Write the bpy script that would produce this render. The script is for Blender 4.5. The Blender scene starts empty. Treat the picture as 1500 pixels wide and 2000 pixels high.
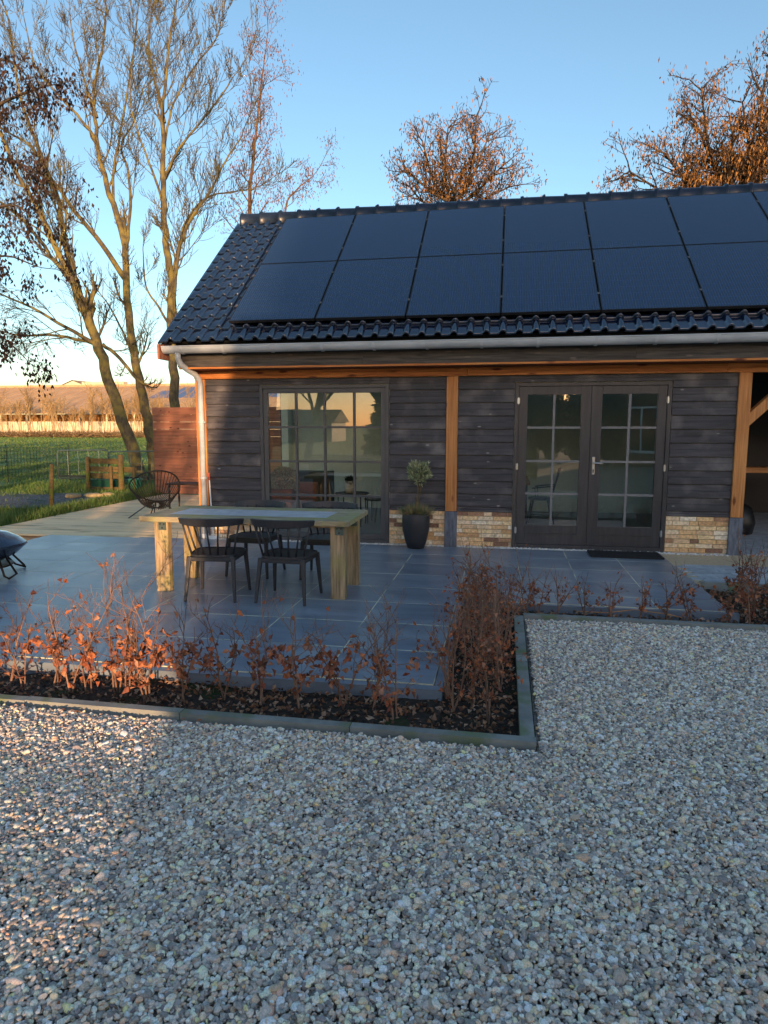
import bpy, math, random
import numpy as np
from mathutils import Vector, Matrix, Euler
random.seed(7); rng = np.random.default_rng(7)
SC = bpy.context.scene; COL = SC.collection
PI = math.pi

# ------------------------------------------------------------------ camera, sky, sun, exposure
CAM = Vector((0.0, -9.3207, 1.68))
cd = bpy.data.cameras.new('camera'); cam = bpy.data.objects.new('camera', cd); COL.objects.link(cam)
cam.location = CAM
cam.rotation_euler = (math.radians(90 - 7.376), 0, 0.17855)
cd.sensor_fit = 'HORIZONTAL'; cd.sensor_width = 36.0; cd.lens = 36.0 * 1295.96 / 1500
cd.clip_start = 0.05; cd.clip_end = 4000
SC.camera = cam
SUN_EL = math.radians(6.5)
SUN_AZ = math.atan2(0.35, -0.93)            # sun stands behind the photographer, slightly right
w = bpy.data.worlds.new('World'); SC.world = w; w.use_nodes = True
nt = w.node_tree; nt.nodes.clear()
sky = nt.nodes.new('ShaderNodeTexSky'); sky.sky_type = 'NISHITA'; sky.sun_disc = False
sky.sun_elevation = SUN_EL; sky.sun_rotation = SUN_AZ
sky.altitude = 0; sky.air_density = 1.0; sky.dust_density = 0.8; sky.ozone_density = 4.2
bg = nt.nodes.new('ShaderNodeBackground'); bg.inputs[1].default_value = 0.15
wo = nt.nodes.new('ShaderNodeOutputWorld')
wb = nt.nodes.new('ShaderNodeVectorMath'); wb.operation = 'MULTIPLY'; wb.inputs[1].default_value = (1.52, 0.985, 0.685)   # camera white balance
nt.links.new(sky.outputs[0], wb.inputs[0]); nt.links.new(wb.outputs[0], bg.inputs[0]); nt.links.new(bg.outputs[0], wo.inputs[0])
sd = bpy.data.lights.new('sun', 'SUN'); sd.energy = 2.0; sd.angle = math.radians(0.53); sd.color = (1.0, 0.62, 0.34)
sun = bpy.data.objects.new('sun', sd); COL.objects.link(sun)
sdir = Vector((math.sin(SUN_AZ) * math.cos(SUN_EL), math.cos(SUN_AZ) * math.cos(SUN_EL), math.sin(SUN_EL)))
sun.rotation_euler = sdir.to_track_quat('Z', 'Y').to_euler(); sun.location = (0, -5, 30)
SC.view_settings.view_transform = 'Standard'; SC.view_settings.look = 'None'
SC.view_settings.exposure = 1.86; SC.view_settings.gamma = 1.0
try: SC.view_settings.use_curve_mapping = False
except Exception: pass

# ------------------------------------------------------------------ materials
def S(r, g, b):
    f = lambda c: c / 12.92 if c <= 0.04045 else ((c + 0.055) / 1.055) ** 2.4
    return (f(r / 255), f(g / 255), f(b / 255), 1)
def newmat(name):
    m = bpy.data.materials.new(name); m.use_nodes = True
    n = m.node_tree.nodes; l = m.node_tree.links
    return m, n, l, n['Principled BSDF']
def c4(c): return tuple(c) + (1,) if len(c) == 3 else tuple(c)
def noise_mat(name, c1, c2, scale=(5, 5, 5), detail=5, rough=0.7, bump=0.2, bdist=0.01, lo=0.35, hi=0.65,
              rnd=0.0, spec=0.4, knots=None, c3=None, c3scale=2.0, c3lo=0.55, c3hi=0.65, metallic=0.0, distort=0.0, island=False, coat=0, objrough=0, ior=0):
    """two-tone procedural surface on world position; rnd = brightness change from piece to piece"""
    m, n, l, b = newmat(name)
    geo = n.new('ShaderNodeNewGeometry'); oi = n.new('ShaderNodeObjectInfo')
    add = n.new('ShaderNodeVectorMath'); add.operation = 'MULTIPLY_ADD'
    comb = n.new('ShaderNodeCombineXYZ')
    for i in range(3): l.new(oi.outputs['Random'], comb.inputs[i])
    l.new(comb.outputs[0], add.inputs[0]); add.inputs[1].default_value = (13.7, 7.3, 29.1); l.new(geo.outputs['Position'], add.inputs[2])
    mp = n.new('ShaderNodeVectorMath'); mp.operation = 'MULTIPLY'; mp.inputs[1].default_value = scale
    l.new(add.outputs[0], mp.inputs[0])
    nz = n.new('ShaderNodeTexNoise'); nz.inputs['Scale'].default_value = 1; nz.inputs['Detail'].default_value = detail
    nz.inputs['Roughness'].default_value = 0.62; nz.inputs['Distortion'].default_value = distort
    l.new(mp.outputs[0], nz.inputs['Vector'])
    mr = n.new('ShaderNodeMapRange'); mr.inputs[1].default_value = lo; mr.inputs[2].default_value = hi
    l.new(nz.outputs['Fac'], mr.inputs[0])
    mx = n.new('ShaderNodeMix'); mx.data_type = 'RGBA'; mx.inputs[6].default_value = c4(c1); mx.inputs[7].default_value = c4(c2)
    l.new(mr.outputs[0], mx.inputs[0]); out = mx.outputs[2]
    if c3 is not None:
        nz2 = n.new('ShaderNodeTexNoise'); nz2.inputs['Scale'].default_value = c3scale; nz2.inputs['Detail'].default_value = 6
        l.new(add.outputs[0], nz2.inputs['Vector'])
        mr2 = n.new('ShaderNodeMapRange'); mr2.inputs[1].default_value = c3lo; mr2.inputs[2].default_value = c3hi
        l.new(nz2.outputs['Fac'], mr2.inputs[0])
        mx2 = n.new('ShaderNodeMix'); mx2.data_type = 'RGBA'; l.new(mr2.outputs[0], mx2.inputs[0]); l.new(out, mx2.inputs[6])
        mx2.inputs[7].default_value = c4(c3); out = mx2.outputs[2]
    if knots is not None:
        kc, kscale, kr = knots
        mp3 = n.new('ShaderNodeVectorMath'); mp3.operation = 'MULTIPLY'; mp3.inputs[1].default_value = kscale
        l.new(add.outputs[0], mp3.inputs[0])
        vo = n.new('ShaderNodeTexVoronoi'); vo.inputs['Scale'].default_value = 1; l.new(mp3.outputs[0], vo.inputs['Vector'])
        mr3 = n.new('ShaderNodeMapRange'); mr3.inputs[1].default_value = kr; mr3.inputs[2].default_value = kr * 0.45
        l.new(vo.outputs['Distance'], mr3.inputs[0])
        mx3 = n.new('ShaderNodeMix'); mx3.data_type = 'RGBA'; l.new(mr3.outputs[0], mx3.inputs[0]); l.new(out, mx3.inputs[6])
        mx3.inputs[7].default_value = c4(kc); out = mx3.outputs[2]
    if rnd > 0:
        src = geo.outputs['Random Per Island'] if island else oi.outputs['Random']
        mr4 = n.new('ShaderNodeMapRange'); mr4.inputs[3].default_value = 1 - rnd; mr4.inputs[4].default_value = 1 + rnd
        l.new(src, mr4.inputs[0])
        vm = n.new('ShaderNodeVectorMath'); vm.operation = 'SCALE'; l.new(out, vm.inputs[0]); l.new(mr4.outputs[0], vm.inputs['Scale']); out = vm.outputs[0]
    l.new(out, b.inputs['Base Color'])
    b.inputs['Roughness'].default_value = rough; b.inputs['Specular IOR Level'].default_value = spec; b.inputs['Metallic'].default_value = metallic
    if coat: b.inputs['Coat Weight'].default_value = coat; b.inputs['Coat Roughness'].default_value = 0.06
    if objrough:
        mr5 = n.new('ShaderNodeMapRange'); mr5.inputs[3].default_value = rough - objrough; mr5.inputs[4].default_value = rough + objrough
        l.new(nz.outputs['Fac'], mr5.inputs[0]); l.new(mr5.outputs[0], b.inputs['Roughness'])
    if bump > 0:
        bp = n.new('ShaderNodeBump'); bp.inputs['Strength'].default_value = bump; bp.inputs['Distance'].default_value = bdist
        l.new(nz.outputs['Fac'], bp.inputs['Height']); l.new(bp.outputs[0], b.inputs['Normal'])
    if ior: b.inputs['IOR'].default_value = ior
    return m
def ramp_random_mat(name, cols, rough=0.8, scale=30, bump=0.3, island=True, amp=0.25, lowspec=0.3, trans=0):
    """each loose piece takes one of the given colours"""
    m, n, l, b = newmat(name)
    geo = n.new('ShaderNodeNewGeometry'); oi = n.new('ShaderNodeObjectInfo')
    rp = n.new('ShaderNodeValToRGB'); rp.color_ramp.interpolation = 'CONSTANT'
    e = rp.color_ramp.elements
    while len(e) < len(cols): e.new(0.5)
    for i, c in enumerate(cols): e[i].position = i / len(cols); e[i].color = c4(c)
    l.new(geo.outputs['Random Per Island'] if island else oi.outputs['Random'], rp.inputs[0])
    nz = n.new('ShaderNodeTexNoise'); nz.inputs['Scale'].default_value = scale; nz.inputs['Detail'].default_value = 4; l.new(geo.outputs['Position'], nz.inputs['Vector'])
    mr = n.new('ShaderNodeMapRange'); mr.inputs[3].default_value = 1 - amp; mr.inputs[4].default_value = 1 + amp; mr.inputs[1].default_value = .3; mr.inputs[2].default_value = .7
    l.new(nz.outputs['Fac'], mr.inputs[0])
    vm = n.new('ShaderNodeVectorMath'); vm.operation = 'SCALE'; l.new(rp.outputs[0], vm.inputs[0]); l.new(mr.outputs[0], vm.inputs['Scale'])
    l.new(vm.outputs[0], b.inputs['Base Color']); b.inputs['Roughness'].default_value = rough; b.inputs['Specular IOR Level'].default_value = lowspec
    if bump:
        bp = n.new('ShaderNodeBump'); bp.inputs['Strength'].default_value = bump; bp.inputs['Distance'].default_value = 0.003
        l.new(nz.outputs['Fac'], bp.inputs['Height']); l.new(bp.outputs[0], b.inputs['Normal'])
    return m
def plain(name, c, rough=0.5, metallic=0.0, spec=0.5, bump=0.05, var=0.12, scale=9):
    c = c4(c)
    return noise_mat(name, [x * (1 - var) for x in c[:3]], [x * (1 + var) for x in c[:3]], (scale,) * 3, 4, rough, bump, 0.003, metallic=metallic, spec=spec)
def glass_mat(name, tint=(0.93, 0.96, 0.94), k=1.7, bumpy=0.0):
    m, n, l, b = newmat(name); n.remove(b)
    tr = n.new('ShaderNodeBsdfTransparent'); tr.inputs[0].default_value = c4(tint)
    gl = n.new('ShaderNodeBsdfGlossy'); gl.inputs['Roughness'].default_value = 0.0; gl.inputs[0].default_value = (1, 1, 1, 1)
    fr = n.new('ShaderNodeFresnel'); fr.inputs[0].default_value = 1.52
    mu = n.new('ShaderNodeMath'); mu.operation = 'MULTIPLY'; mu.use_clamp = True; mu.inputs[1].default_value = k
    ms = n.new('ShaderNodeMixShader'); l.new(fr.outputs[0], mu.inputs[0]); l.new(mu.outputs[0], ms.inputs[0])
    l.new(tr.outputs[0], ms.inputs[1]); l.new(gl.outputs[0], ms.inputs[2])
    if bumpy:
        geo = n.new('ShaderNodeNewGeometry'); nz = n.new('ShaderNodeTexNoise'); nz.inputs['Scale'].default_value = 1.3; nz.inputs['Detail'].default_value = 1
        l.new(geo.outputs['Position'], nz.inputs['Vector'])
        bp = n.new('ShaderNodeBump'); bp.inputs['Strength'].default_value = bumpy; bp.inputs['Distance'].default_value = 0.02
        l.new(nz.outputs['Fac'], bp.inputs['Height']); l.new(bp.outputs[0], gl.inputs['Normal'])
    l.new(ms.outputs[0], n['Material Output'].inputs[0]); return m

M = {}
M['clad'] = noise_mat('black_stained_boards', S(50, 49, 53), S(90, 88, 92), (2.2, 8, 34), 8, 0.66, 0.35, 0.004, 0.34, 0.78, rnd=0.14, knots=(S(158, 152, 146), (3.2, 3, 8.0), 0.10), distort=0.25, c3=S(112, 107, 106), c3scale=3.2, c3lo=.52, c3hi=.72, objrough=.1)
M['fascia'] = noise_mat('weathered_dark_board', S(54, 50, 47), S(100, 94, 87), (1.6, 10, 30), 7, 0.7, 0.4, 0.005, 0.38, 0.7, knots=(S(110, 100, 90), (2, 4, 9), 0.12), distort=.5)
M['larch_v'] = noise_mat('orange_timber_upright', S(166, 104, 54), S(216, 150, 88), (38, 38, 1.4), 7, 0.62, 0.4, 0.004, rnd=0.06, knots=(S(112, 56, 22), (7, 7, 2.6), 0.2))
M['larch_h'] = noise_mat('orange_timber_beam', S(162, 92, 42), S(214, 140, 74), (1.4, 38, 38), 7, 0.62, 0.4, 0.004, rnd=0.06, knots=(S(96, 40, 14), (2.2, 7, 9), 0.2))
M['larch_shaded'] = noise_mat('shaded_orange_soffit', S(110, 62, 38), S(140, 82, 50), (1.4, 14, 20), 5, 0.7, 0.2, 0.004, rnd=.1)  # orange timber with the shade under the eave put into its colour
M['postfoot'] = noise_mat('grey_post_foot', S(84, 88, 98), S(120, 126, 138), (30, 30, 6), 6, 0.8, 0.4, 0.004)
M['screen'] = noise_mat('red_larch_planks', S(142, 90, 68), S(180, 120, 92), (1.5, 20, 26), 6, 0.75, 0.25, 0.004, rnd=0.16, knots=(S(96, 46, 32), (3, 5, 6), 0.13))
M['brick'] = ramp_random_mat('yellow_brick', [S(228, 200, 164), S(236, 212, 178), S(220, 186, 148), S(142, 108, 88), S(242, 226, 200), S(232, 192, 142), S(210, 166, 120), S(236, 204, 156), S(224, 184, 138), S(180, 138, 106), S(238, 208, 160)], 0.85, 34, 0.6, island=False, amp=0.3)
M['mortar'] = plain('pale_mortar', S(196, 176, 146), 0.95, bump=.4, scale=40)
M['frame'] = noise_mat('anthracite_frame_paint', S(72, 72, 74), S(88, 87, 88), (3, 3, 3), 3, 0.42, 0.03, 0.002, spec=.5)
M['doorpaint'] = noise_mat('charcoal_door_paint', S(52, 52, 55), S(68, 67, 69), (20, 20, 2), 4, 0.4, 0.12, 0.002, spec=.5)
M['muntin'] = plain('grey_glazing_bar', S(120, 120, 122), 0.45, bump=0.02)
M['glass'] = glass_mat('window_glass', k=2.3, bumpy=0.05)
M['steel'] = plain('brushed_steel', S(206, 208, 210), 0.28, 0.9, bump=.02, var=.04)
M['zinc'] = noise_mat('zinc_sheet', S(172, 180, 184), S(200, 206, 210), (2, 6, 6), 5, 0.42, 0.05, 0.003, metallic=.05, spec=.5, objrough=.1)
M['tile'] = noise_mat('glazed_black_roof_tile', (0.005, 0.011, 0.030), (0.009, 0.018, 0.046), (3, 3, 3), 4, 0.11, 0.025, 0.004, spec=.5, rnd=.2, coat=1.0, objrough=.03, ior=2.15)
M['ridge'] = noise_mat('dark_blue_ridge_glaze', (0.012, 0.020, 0.038), (0.02, 0.03, 0.055), (3, 3, 3), 4, 0.3, 0.05, 0.003, spec=.4)
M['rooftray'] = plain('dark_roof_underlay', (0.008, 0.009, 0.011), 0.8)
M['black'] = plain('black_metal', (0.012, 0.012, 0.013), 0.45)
M['blackrattan'] = plain('black_woven_cord', (0.022, 0.017, 0.014), 0.6)
M['chair'] = noise_mat('anthracite_plastic', S(48, 49, 53), S(56, 57, 61), (40, 40, 40), 3, 0.5, 0.06, 0.001, spec=.45)
M['table'] = noise_mat('weathered_algae_wood', S(128, 114, 88), S(188, 174, 142), (4, 34, 34), 8, 0.85, 0.8, 0.006, c3=S(148, 150, 92), c3scale=3.5, c3lo=.46, c3hi=.68, rnd=.06)
M['tableleg'] = noise_mat('weathered_leg_wood', S(120, 100, 74), S(192, 168, 132), (40, 40, 2.4), 8, 0.85, 0.9, 0.008, c3=S(158, 148, 92), c3scale=4, c3lo=.48, c3hi=.72, rnd=.10)
M['stone_inset'] = noise_mat('grey_stone_slab', S(164, 168, 174), S(188, 192, 196), (7, 7, 7), 6, 0.55, 0.1, 0.002, c3=S(208, 210, 212), c3scale=3, c3lo=.56, c3hi=.7)
M['paver'] = noise_mat('dark_ceramic_tile', S(104, 116, 130), S(130, 142, 156), (1.2, 5, 3), 7, 0.36, 0.12, 0.003, rnd=0.09, c3=S(152, 160, 166), c3scale=1.7, c3lo=.5, c3hi=.78, objrough=.1, ior=1.6)
M['joint'] = noise_mat('sand_joint', S(150, 150, 138), S(236, 232, 200), (1.7, 1.7, 1.7), 5, 0.95, 0.2, 0.002, lo=.4, hi=.55)
M['edge'] = noise_mat('concrete_edging', S(122, 124, 120), S(150, 152, 146), (4, 4, 8), 6, 0.85, 0.35, 0.003, c3=S(116, 126, 96), c3scale=4, c3lo=.52, c3hi=.66, rnd=.08)
M['greypaver'] = noise_mat('pale_grey_paver', S(150, 158, 166), S(184, 190, 196), (8, 8, 8), 6, 0.8, 0.25, 0.003, rnd=0.13)
M['deck'] = noise_mat('weathered_pine_deck', S(236, 200, 150), S(250, 224, 178), (1.5, 22, 10), 6, 0.8, 0.3, 0.004, rnd=0.12, c3=S(176, 150, 108), c3scale=1.1, c3lo=.56, c3hi=.7)
M['rawwood'] = noise_mat('raw_pine_offcut', S(170, 118, 74), S(206, 152, 100), (2, 20, 20), 5, 0.75, 0.25, 0.004, rnd=.15)
M['fencewood'] = noise_mat('old_fence_wood', S(88, 74, 44), S(122, 102, 64), (6, 6, 24), 6, 0.9, 0.4, 0.005, c3=S(96, 104, 44), c3scale=3, rnd=.12)
M['soil'] = noise_mat('dark_soil', (0.016, 0.012, 0.009), (0.065, 0.048, 0.034), (26, 26, 26), 9, 0.95, 0.9, 0.02, c3=(0.03, 0.045, 0.012), c3scale=3.4, c3lo=.58, c3hi=.68)
M['gravelbase'] = noise_mat('gravel_underlay', (0.14, 0.125, 0.11), (0.36, 0.32, 0.27), (60, 60, 60), 3, 0.9, 0.6, 0.01)
M['grass'] = noise_mat('meadow_grass', (0.060, 0.13, 0.022), (0.11, 0.21, 0.04), (1.3, 1.3, 1.3), 9, 0.9, 0.6, 0.05, c3=(0.13, 0.16, 0.045), c3scale=.35, c3lo=.45, c3hi=.7)
M['blade'] = ramp_random_mat('grass_blades', [(0.06, 0.13, 0.022), (0.085, 0.17, 0.03), (0.12, 0.19, 0.045), (0.05, 0.105, 0.022), (0.16, 0.19, 0.06)], 0.6, 5, 0)
M['mud'] = noise_mat('grey_mud', (0.028, 0.03, 0.033), (0.12, 0.12, 0.125), (14, 14, 14), 8, 0.8, 0.8, 0.03, c3=(0.03, 0.05, 0.015), c3scale=1.6, c3lo=.58, c3hi=.66)
M['bark'] = noise_mat('lichen_bark', (0.055, 0.045, 0.028), (0.12, 0.10, 0.06), (16, 16, 5), 6, 0.9, 0.7, 0.02, c3=(0.19, 0.155, 0.045), c3scale=3.2, c3lo=.44, c3hi=.6)
M['bark_dark'] = noise_mat('brown_bark', (0.045, 0.032, 0.022), (0.10, 0.07, 0.045), (16, 16, 5), 5, 0.9, 0.5, 0.02)
M['bark_red'] = noise_mat('reddish_bark', (0.11, 0.06, 0.035), (0.19, 0.11, 0.06), (16, 16, 5), 5, 0.9, 0.4, 0.02)
M['bark_gold'] = noise_mat('golden_sapling_bark', (0.28, 0.19, 0.085), (0.44, 0.30, 0.14), (9, 9, 4), 4, 0.9, 0.2, 0.02, rnd=.15)
M['beechstem'] = noise_mat('beech_twig', (0.16, 0.08, 0.055), (0.30, 0.18, 0.12), (30, 30, 12), 4, 0.75, 0.2, 0.002, rnd=.25)
M['beechleaf'] = ramp_random_mat('dry_beech_leaf', [(0.36, 0.125, 0.055), (0.29, 0.09, 0.045), (0.44, 0.18, 0.085), (0.23, 0.08, 0.05), (0.38, 0.18, 0.11), (0.45, 0.15, 0.06)], 0.65, 60, 0.3)
M['litter'] = ramp_random_mat('leaf_litter', [(0.22, 0.12, 0.07), (0.34, 0.21, 0.14), (0.14, 0.07, 0.045), (0.44, 0.30, 0.21), (0.09, 0.05, 0.035), (0.26, 0.12, 0.06)], 0.8, 60, 0.3)
M['leaf_brown'] = ramp_random_mat('hanging_brown_leaf', [(0.20, 0.10, 0.03), (0.27, 0.13, 0.035), (0.13, 0.065, 0.025), (0.32, 0.17, 0.05), (0.10, 0.055, 0.03)], 0.8, 6, 0)
M['leaf_red'] = ramp_random_mat('russet_leaf', [(0.15, 0.055, 0.024), (0.20, 0.08, 0.03), (0.11, 0.042, 0.022), (0.23, 0.10, 0.035)], 0.8, 6, 0)
M['leaf_dark'] = ramp_random_mat('dark_wine_leaf', [(0.028, 0.017, 0.013), (0.042, 0.022, 0.015), (0.06, 0.028, 0.017), (0.02, 0.013, 0.011)], 0.8, 6, 0)
M['olive'] = ramp_random_mat('olive_leaf', [(0.24, 0.28, 0.13), (0.34, 0.38, 0.21), (0.15, 0.20, 0.09), (0.44, 0.47, 0.30)], 0.6, 60, 0)
M['tuft'] = ramp_random_mat('potted_grass_blade', [(0.15, 0.21, 0.08), (0.30, 0.28, 0.12), (0.10, 0.16, 0.08), (0.38, 0.30, 0.15), (0.34, 0.20, 0.13)], 0.6, 60, 0)
M['pot'] = plain('matt_black_pot', S(44, 45, 49), 0.5, bump=.03)
M['rubber'] = noise_mat('black_rubber_mat', (0.010, 0.010, 0.011), (0.022, 0.022, 0.024), (120, 120, 120), 2, 0.85, 0.6, 0.004)
M['plaster'] = plain('pale_green_grey_plaster', S(228, 228, 206), 0.9, var=.04, bump=.05)
M['ceil'] = plain('ceiling_board', S(150, 146, 136), 0.9, var=.04)
M['darkfloor'] = plain('dark_floor', S(104, 104, 102), 0.35, var=.1)
M['leather'] = noise_mat('brown_leather', S(150, 76, 46), S(196, 106, 66), (5, 5, 5), 5, 0.4, 0.2, 0.01)
M['fur'] = ramp_random_mat('cream_fur', [S(206, 190, 160), S(180, 160, 128), S(226, 214, 190)], 0.9, 60, 0)
M['potband'] = noise_mat('banded_ceramic', S(190, 160, 120), S(226, 206, 178), (4, 4, 60), 4, 0.6, 0.1, 0.003, c3=S(80, 66, 54), c3scale=9)
M['blue_enamel'] = noise_mat('blue_grey_enamel', S(30, 42, 60), S(40, 54, 76), (3, 3, 3), 3, 0.18, 0.02, 0.002, coat=.6, spec=.6)
M['rust'] = plain('rusty_brown_metal', S(58, 42, 34), 0.55, .4)
M['green_plastic'] = plain('green_plastic', S(26, 78, 64), 0.5)
M['teal_plastic'] = plain('light_green_plastic', S(70, 150, 130), 0.45)
M['galv'] = plain('galvanised_tube', S(92, 108, 104), 0.5, .5)
M['wire'] = plain('dark_green_wire', S(26, 40, 34), 0.7)
M['stone'] = plain('sandy_stone', S(156, 138, 104), 0.9, bump=.5, var=.25)
M['white'] = plain('white_paint', S(226, 228, 228), 0.45, var=.03)
M['red'] = plain('red_plastic', S(190, 40, 32), 0.4)
M['farbrick'] = noise_mat('brown_house_brick', S(112, 84, 64), S(146, 112, 84), (6, 6, 12), 5, 0.9, 0.3, 0.01)
M['fartile'] = noise_mat('dark_thatch_tile', S(58, 50, 46), S(82, 72, 64), (3, 8, 8), 5, 0.85, 0.3, 0.02)
M['darkglass'] = plain('dark_window_glass', (0.01, 0.012, 0.015), 0.08, var=.02, bump=0)
M['barnwall'] = noise_mat('cream_concrete_panel', S(206, 190, 160), S(226, 212, 186), (.5, .5, 1.5), 5, 0.9, 0.1, 0.02, rnd=.05)
M['barnroof'] = noise_mat('brown_grey_sheet_roof', S(176, 142, 108), S(200, 164, 124), (.6, .2, .2), 5, 0.85, 0.1, 0.03)
M['barnsolar'] = plain('barn_solar_panel', S(78, 84, 116), 0.3, var=.1, scale=.5)
M['hay'] = noise_mat('hay_and_shade', S(84, 58, 34), S(150, 110, 62), (1, 1, 3), 7, 0.95, 0.5, 0.2)
M['straw'] = ramp_random_mat('dry_brush', [(0.17, 0.12, 0.06), (0.24, 0.17, 0.08), (0.12, 0.08, 0.045), (0.30, 0.20, 0.10)], 0.9, 2, 0)
M['conifer'] = ramp_random_mat('dark_conifer', [(0.012, 0.025, 0.014), (0.02, 0.036, 0.018), (0.03, 0.045, 0.022)], 0.9, 2, 0)

def solar_mat():
    m, n, l, b = newmat('blue_black_solar_cells')
    geo = n.new('ShaderNodeNewGeometry'); sp = n.new('ShaderNodeSeparateXYZ'); l.new(geo.outputs['Position'], sp.inputs[0])
    def lines(out, freq, width):
        a = n.new('ShaderNodeMath'); a.operation = 'MULTIPLY'; a.inputs[1].default_value = freq; l.new(out, a.inputs[0])
        f = n.new('ShaderNodeMath'); f.operation = 'FRACT'; l.new(a.outputs[0], f.inputs[0])
        g = n.new('ShaderNodeMath'); g.operation = 'LESS_THAN'; g.inputs[1].default_value = width; l.new(f.outputs[0], g.inputs[0]); return g.outputs[0]
    a = lines(sp.outputs['X'], 1 / 0.032, 0.22); c = lines(sp.outputs['Z'], 1 / 0.105, 0.03)
    mm = n.new('ShaderNodeMath'); mm.operation = 'MAXIMUM'; l.new(a, mm.inputs[0]); l.new(c, mm.inputs[1])
    nz = n.new('ShaderNodeTexNoise'); nz.inputs['Scale'].default_value = 1.3; nz.inputs['Detail'].default_value = 5; l.new(geo.outputs['Position'], nz.inputs['Vector'])
    mx = n.new('ShaderNodeMix'); mx.data_type = 'RGBA'; mx.inputs[6].default_value = (0.012, 0.028, 0.072, 1); mx.inputs[7].default_value = (0.026, 0.052, 0.115, 1)
    l.new(mm.outputs[0], mx.inputs[0])
    l.new(mx.outputs[2], b.inputs['Base Color']); b.inputs['IOR'].default_value = 1.75
    mr = n.new('ShaderNodeMapRange'); mr.inputs[3].default_value = 0.12; mr.inputs[4].default_value = 0.26; l.new(nz.outputs['Fac'], mr.inputs[0]); l.new(mr.outputs[0], b.inputs['Roughness'])
    return m
M['solar'] = solar_mat()
def pebble_mat():
    m, n, l, b = newmat('river_pebble')
    at = n.new('ShaderNodeAttribute'); at.attribute_type = 'INSTANCER'; at.attribute_name = 'col'
    tc = n.new('ShaderNodeNewGeometry'); nz = n.new('ShaderNodeTexNoise'); nz.inputs['Scale'].default_value = 160; nz.inputs['Detail'].default_value = 4
    l.new(tc.outputs['Position'], nz.inputs['Vector'])
    mr = n.new('ShaderNodeMapRange'); mr.inputs[1].default_value = .3; mr.inputs[2].default_value = .7; mr.inputs[3].default_value = .72; mr.inputs[4].default_value = 1.25
    l.new(nz.outputs['Fac'], mr.inputs[0])
    vm = n.new('ShaderNodeVectorMath'); vm.operation = 'SCALE'; l.new(at.outputs['Color'], vm.inputs[0]); l.new(mr.outputs[0], vm.inputs['Scale'])
    l.new(vm.outputs[0], b.inputs['Base Color']); b.inputs['Roughness'].default_value = 0.62; b.inputs['Specular IOR Level'].default_value = .35
    return m
M['pebble'] = pebble_mat()

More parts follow.
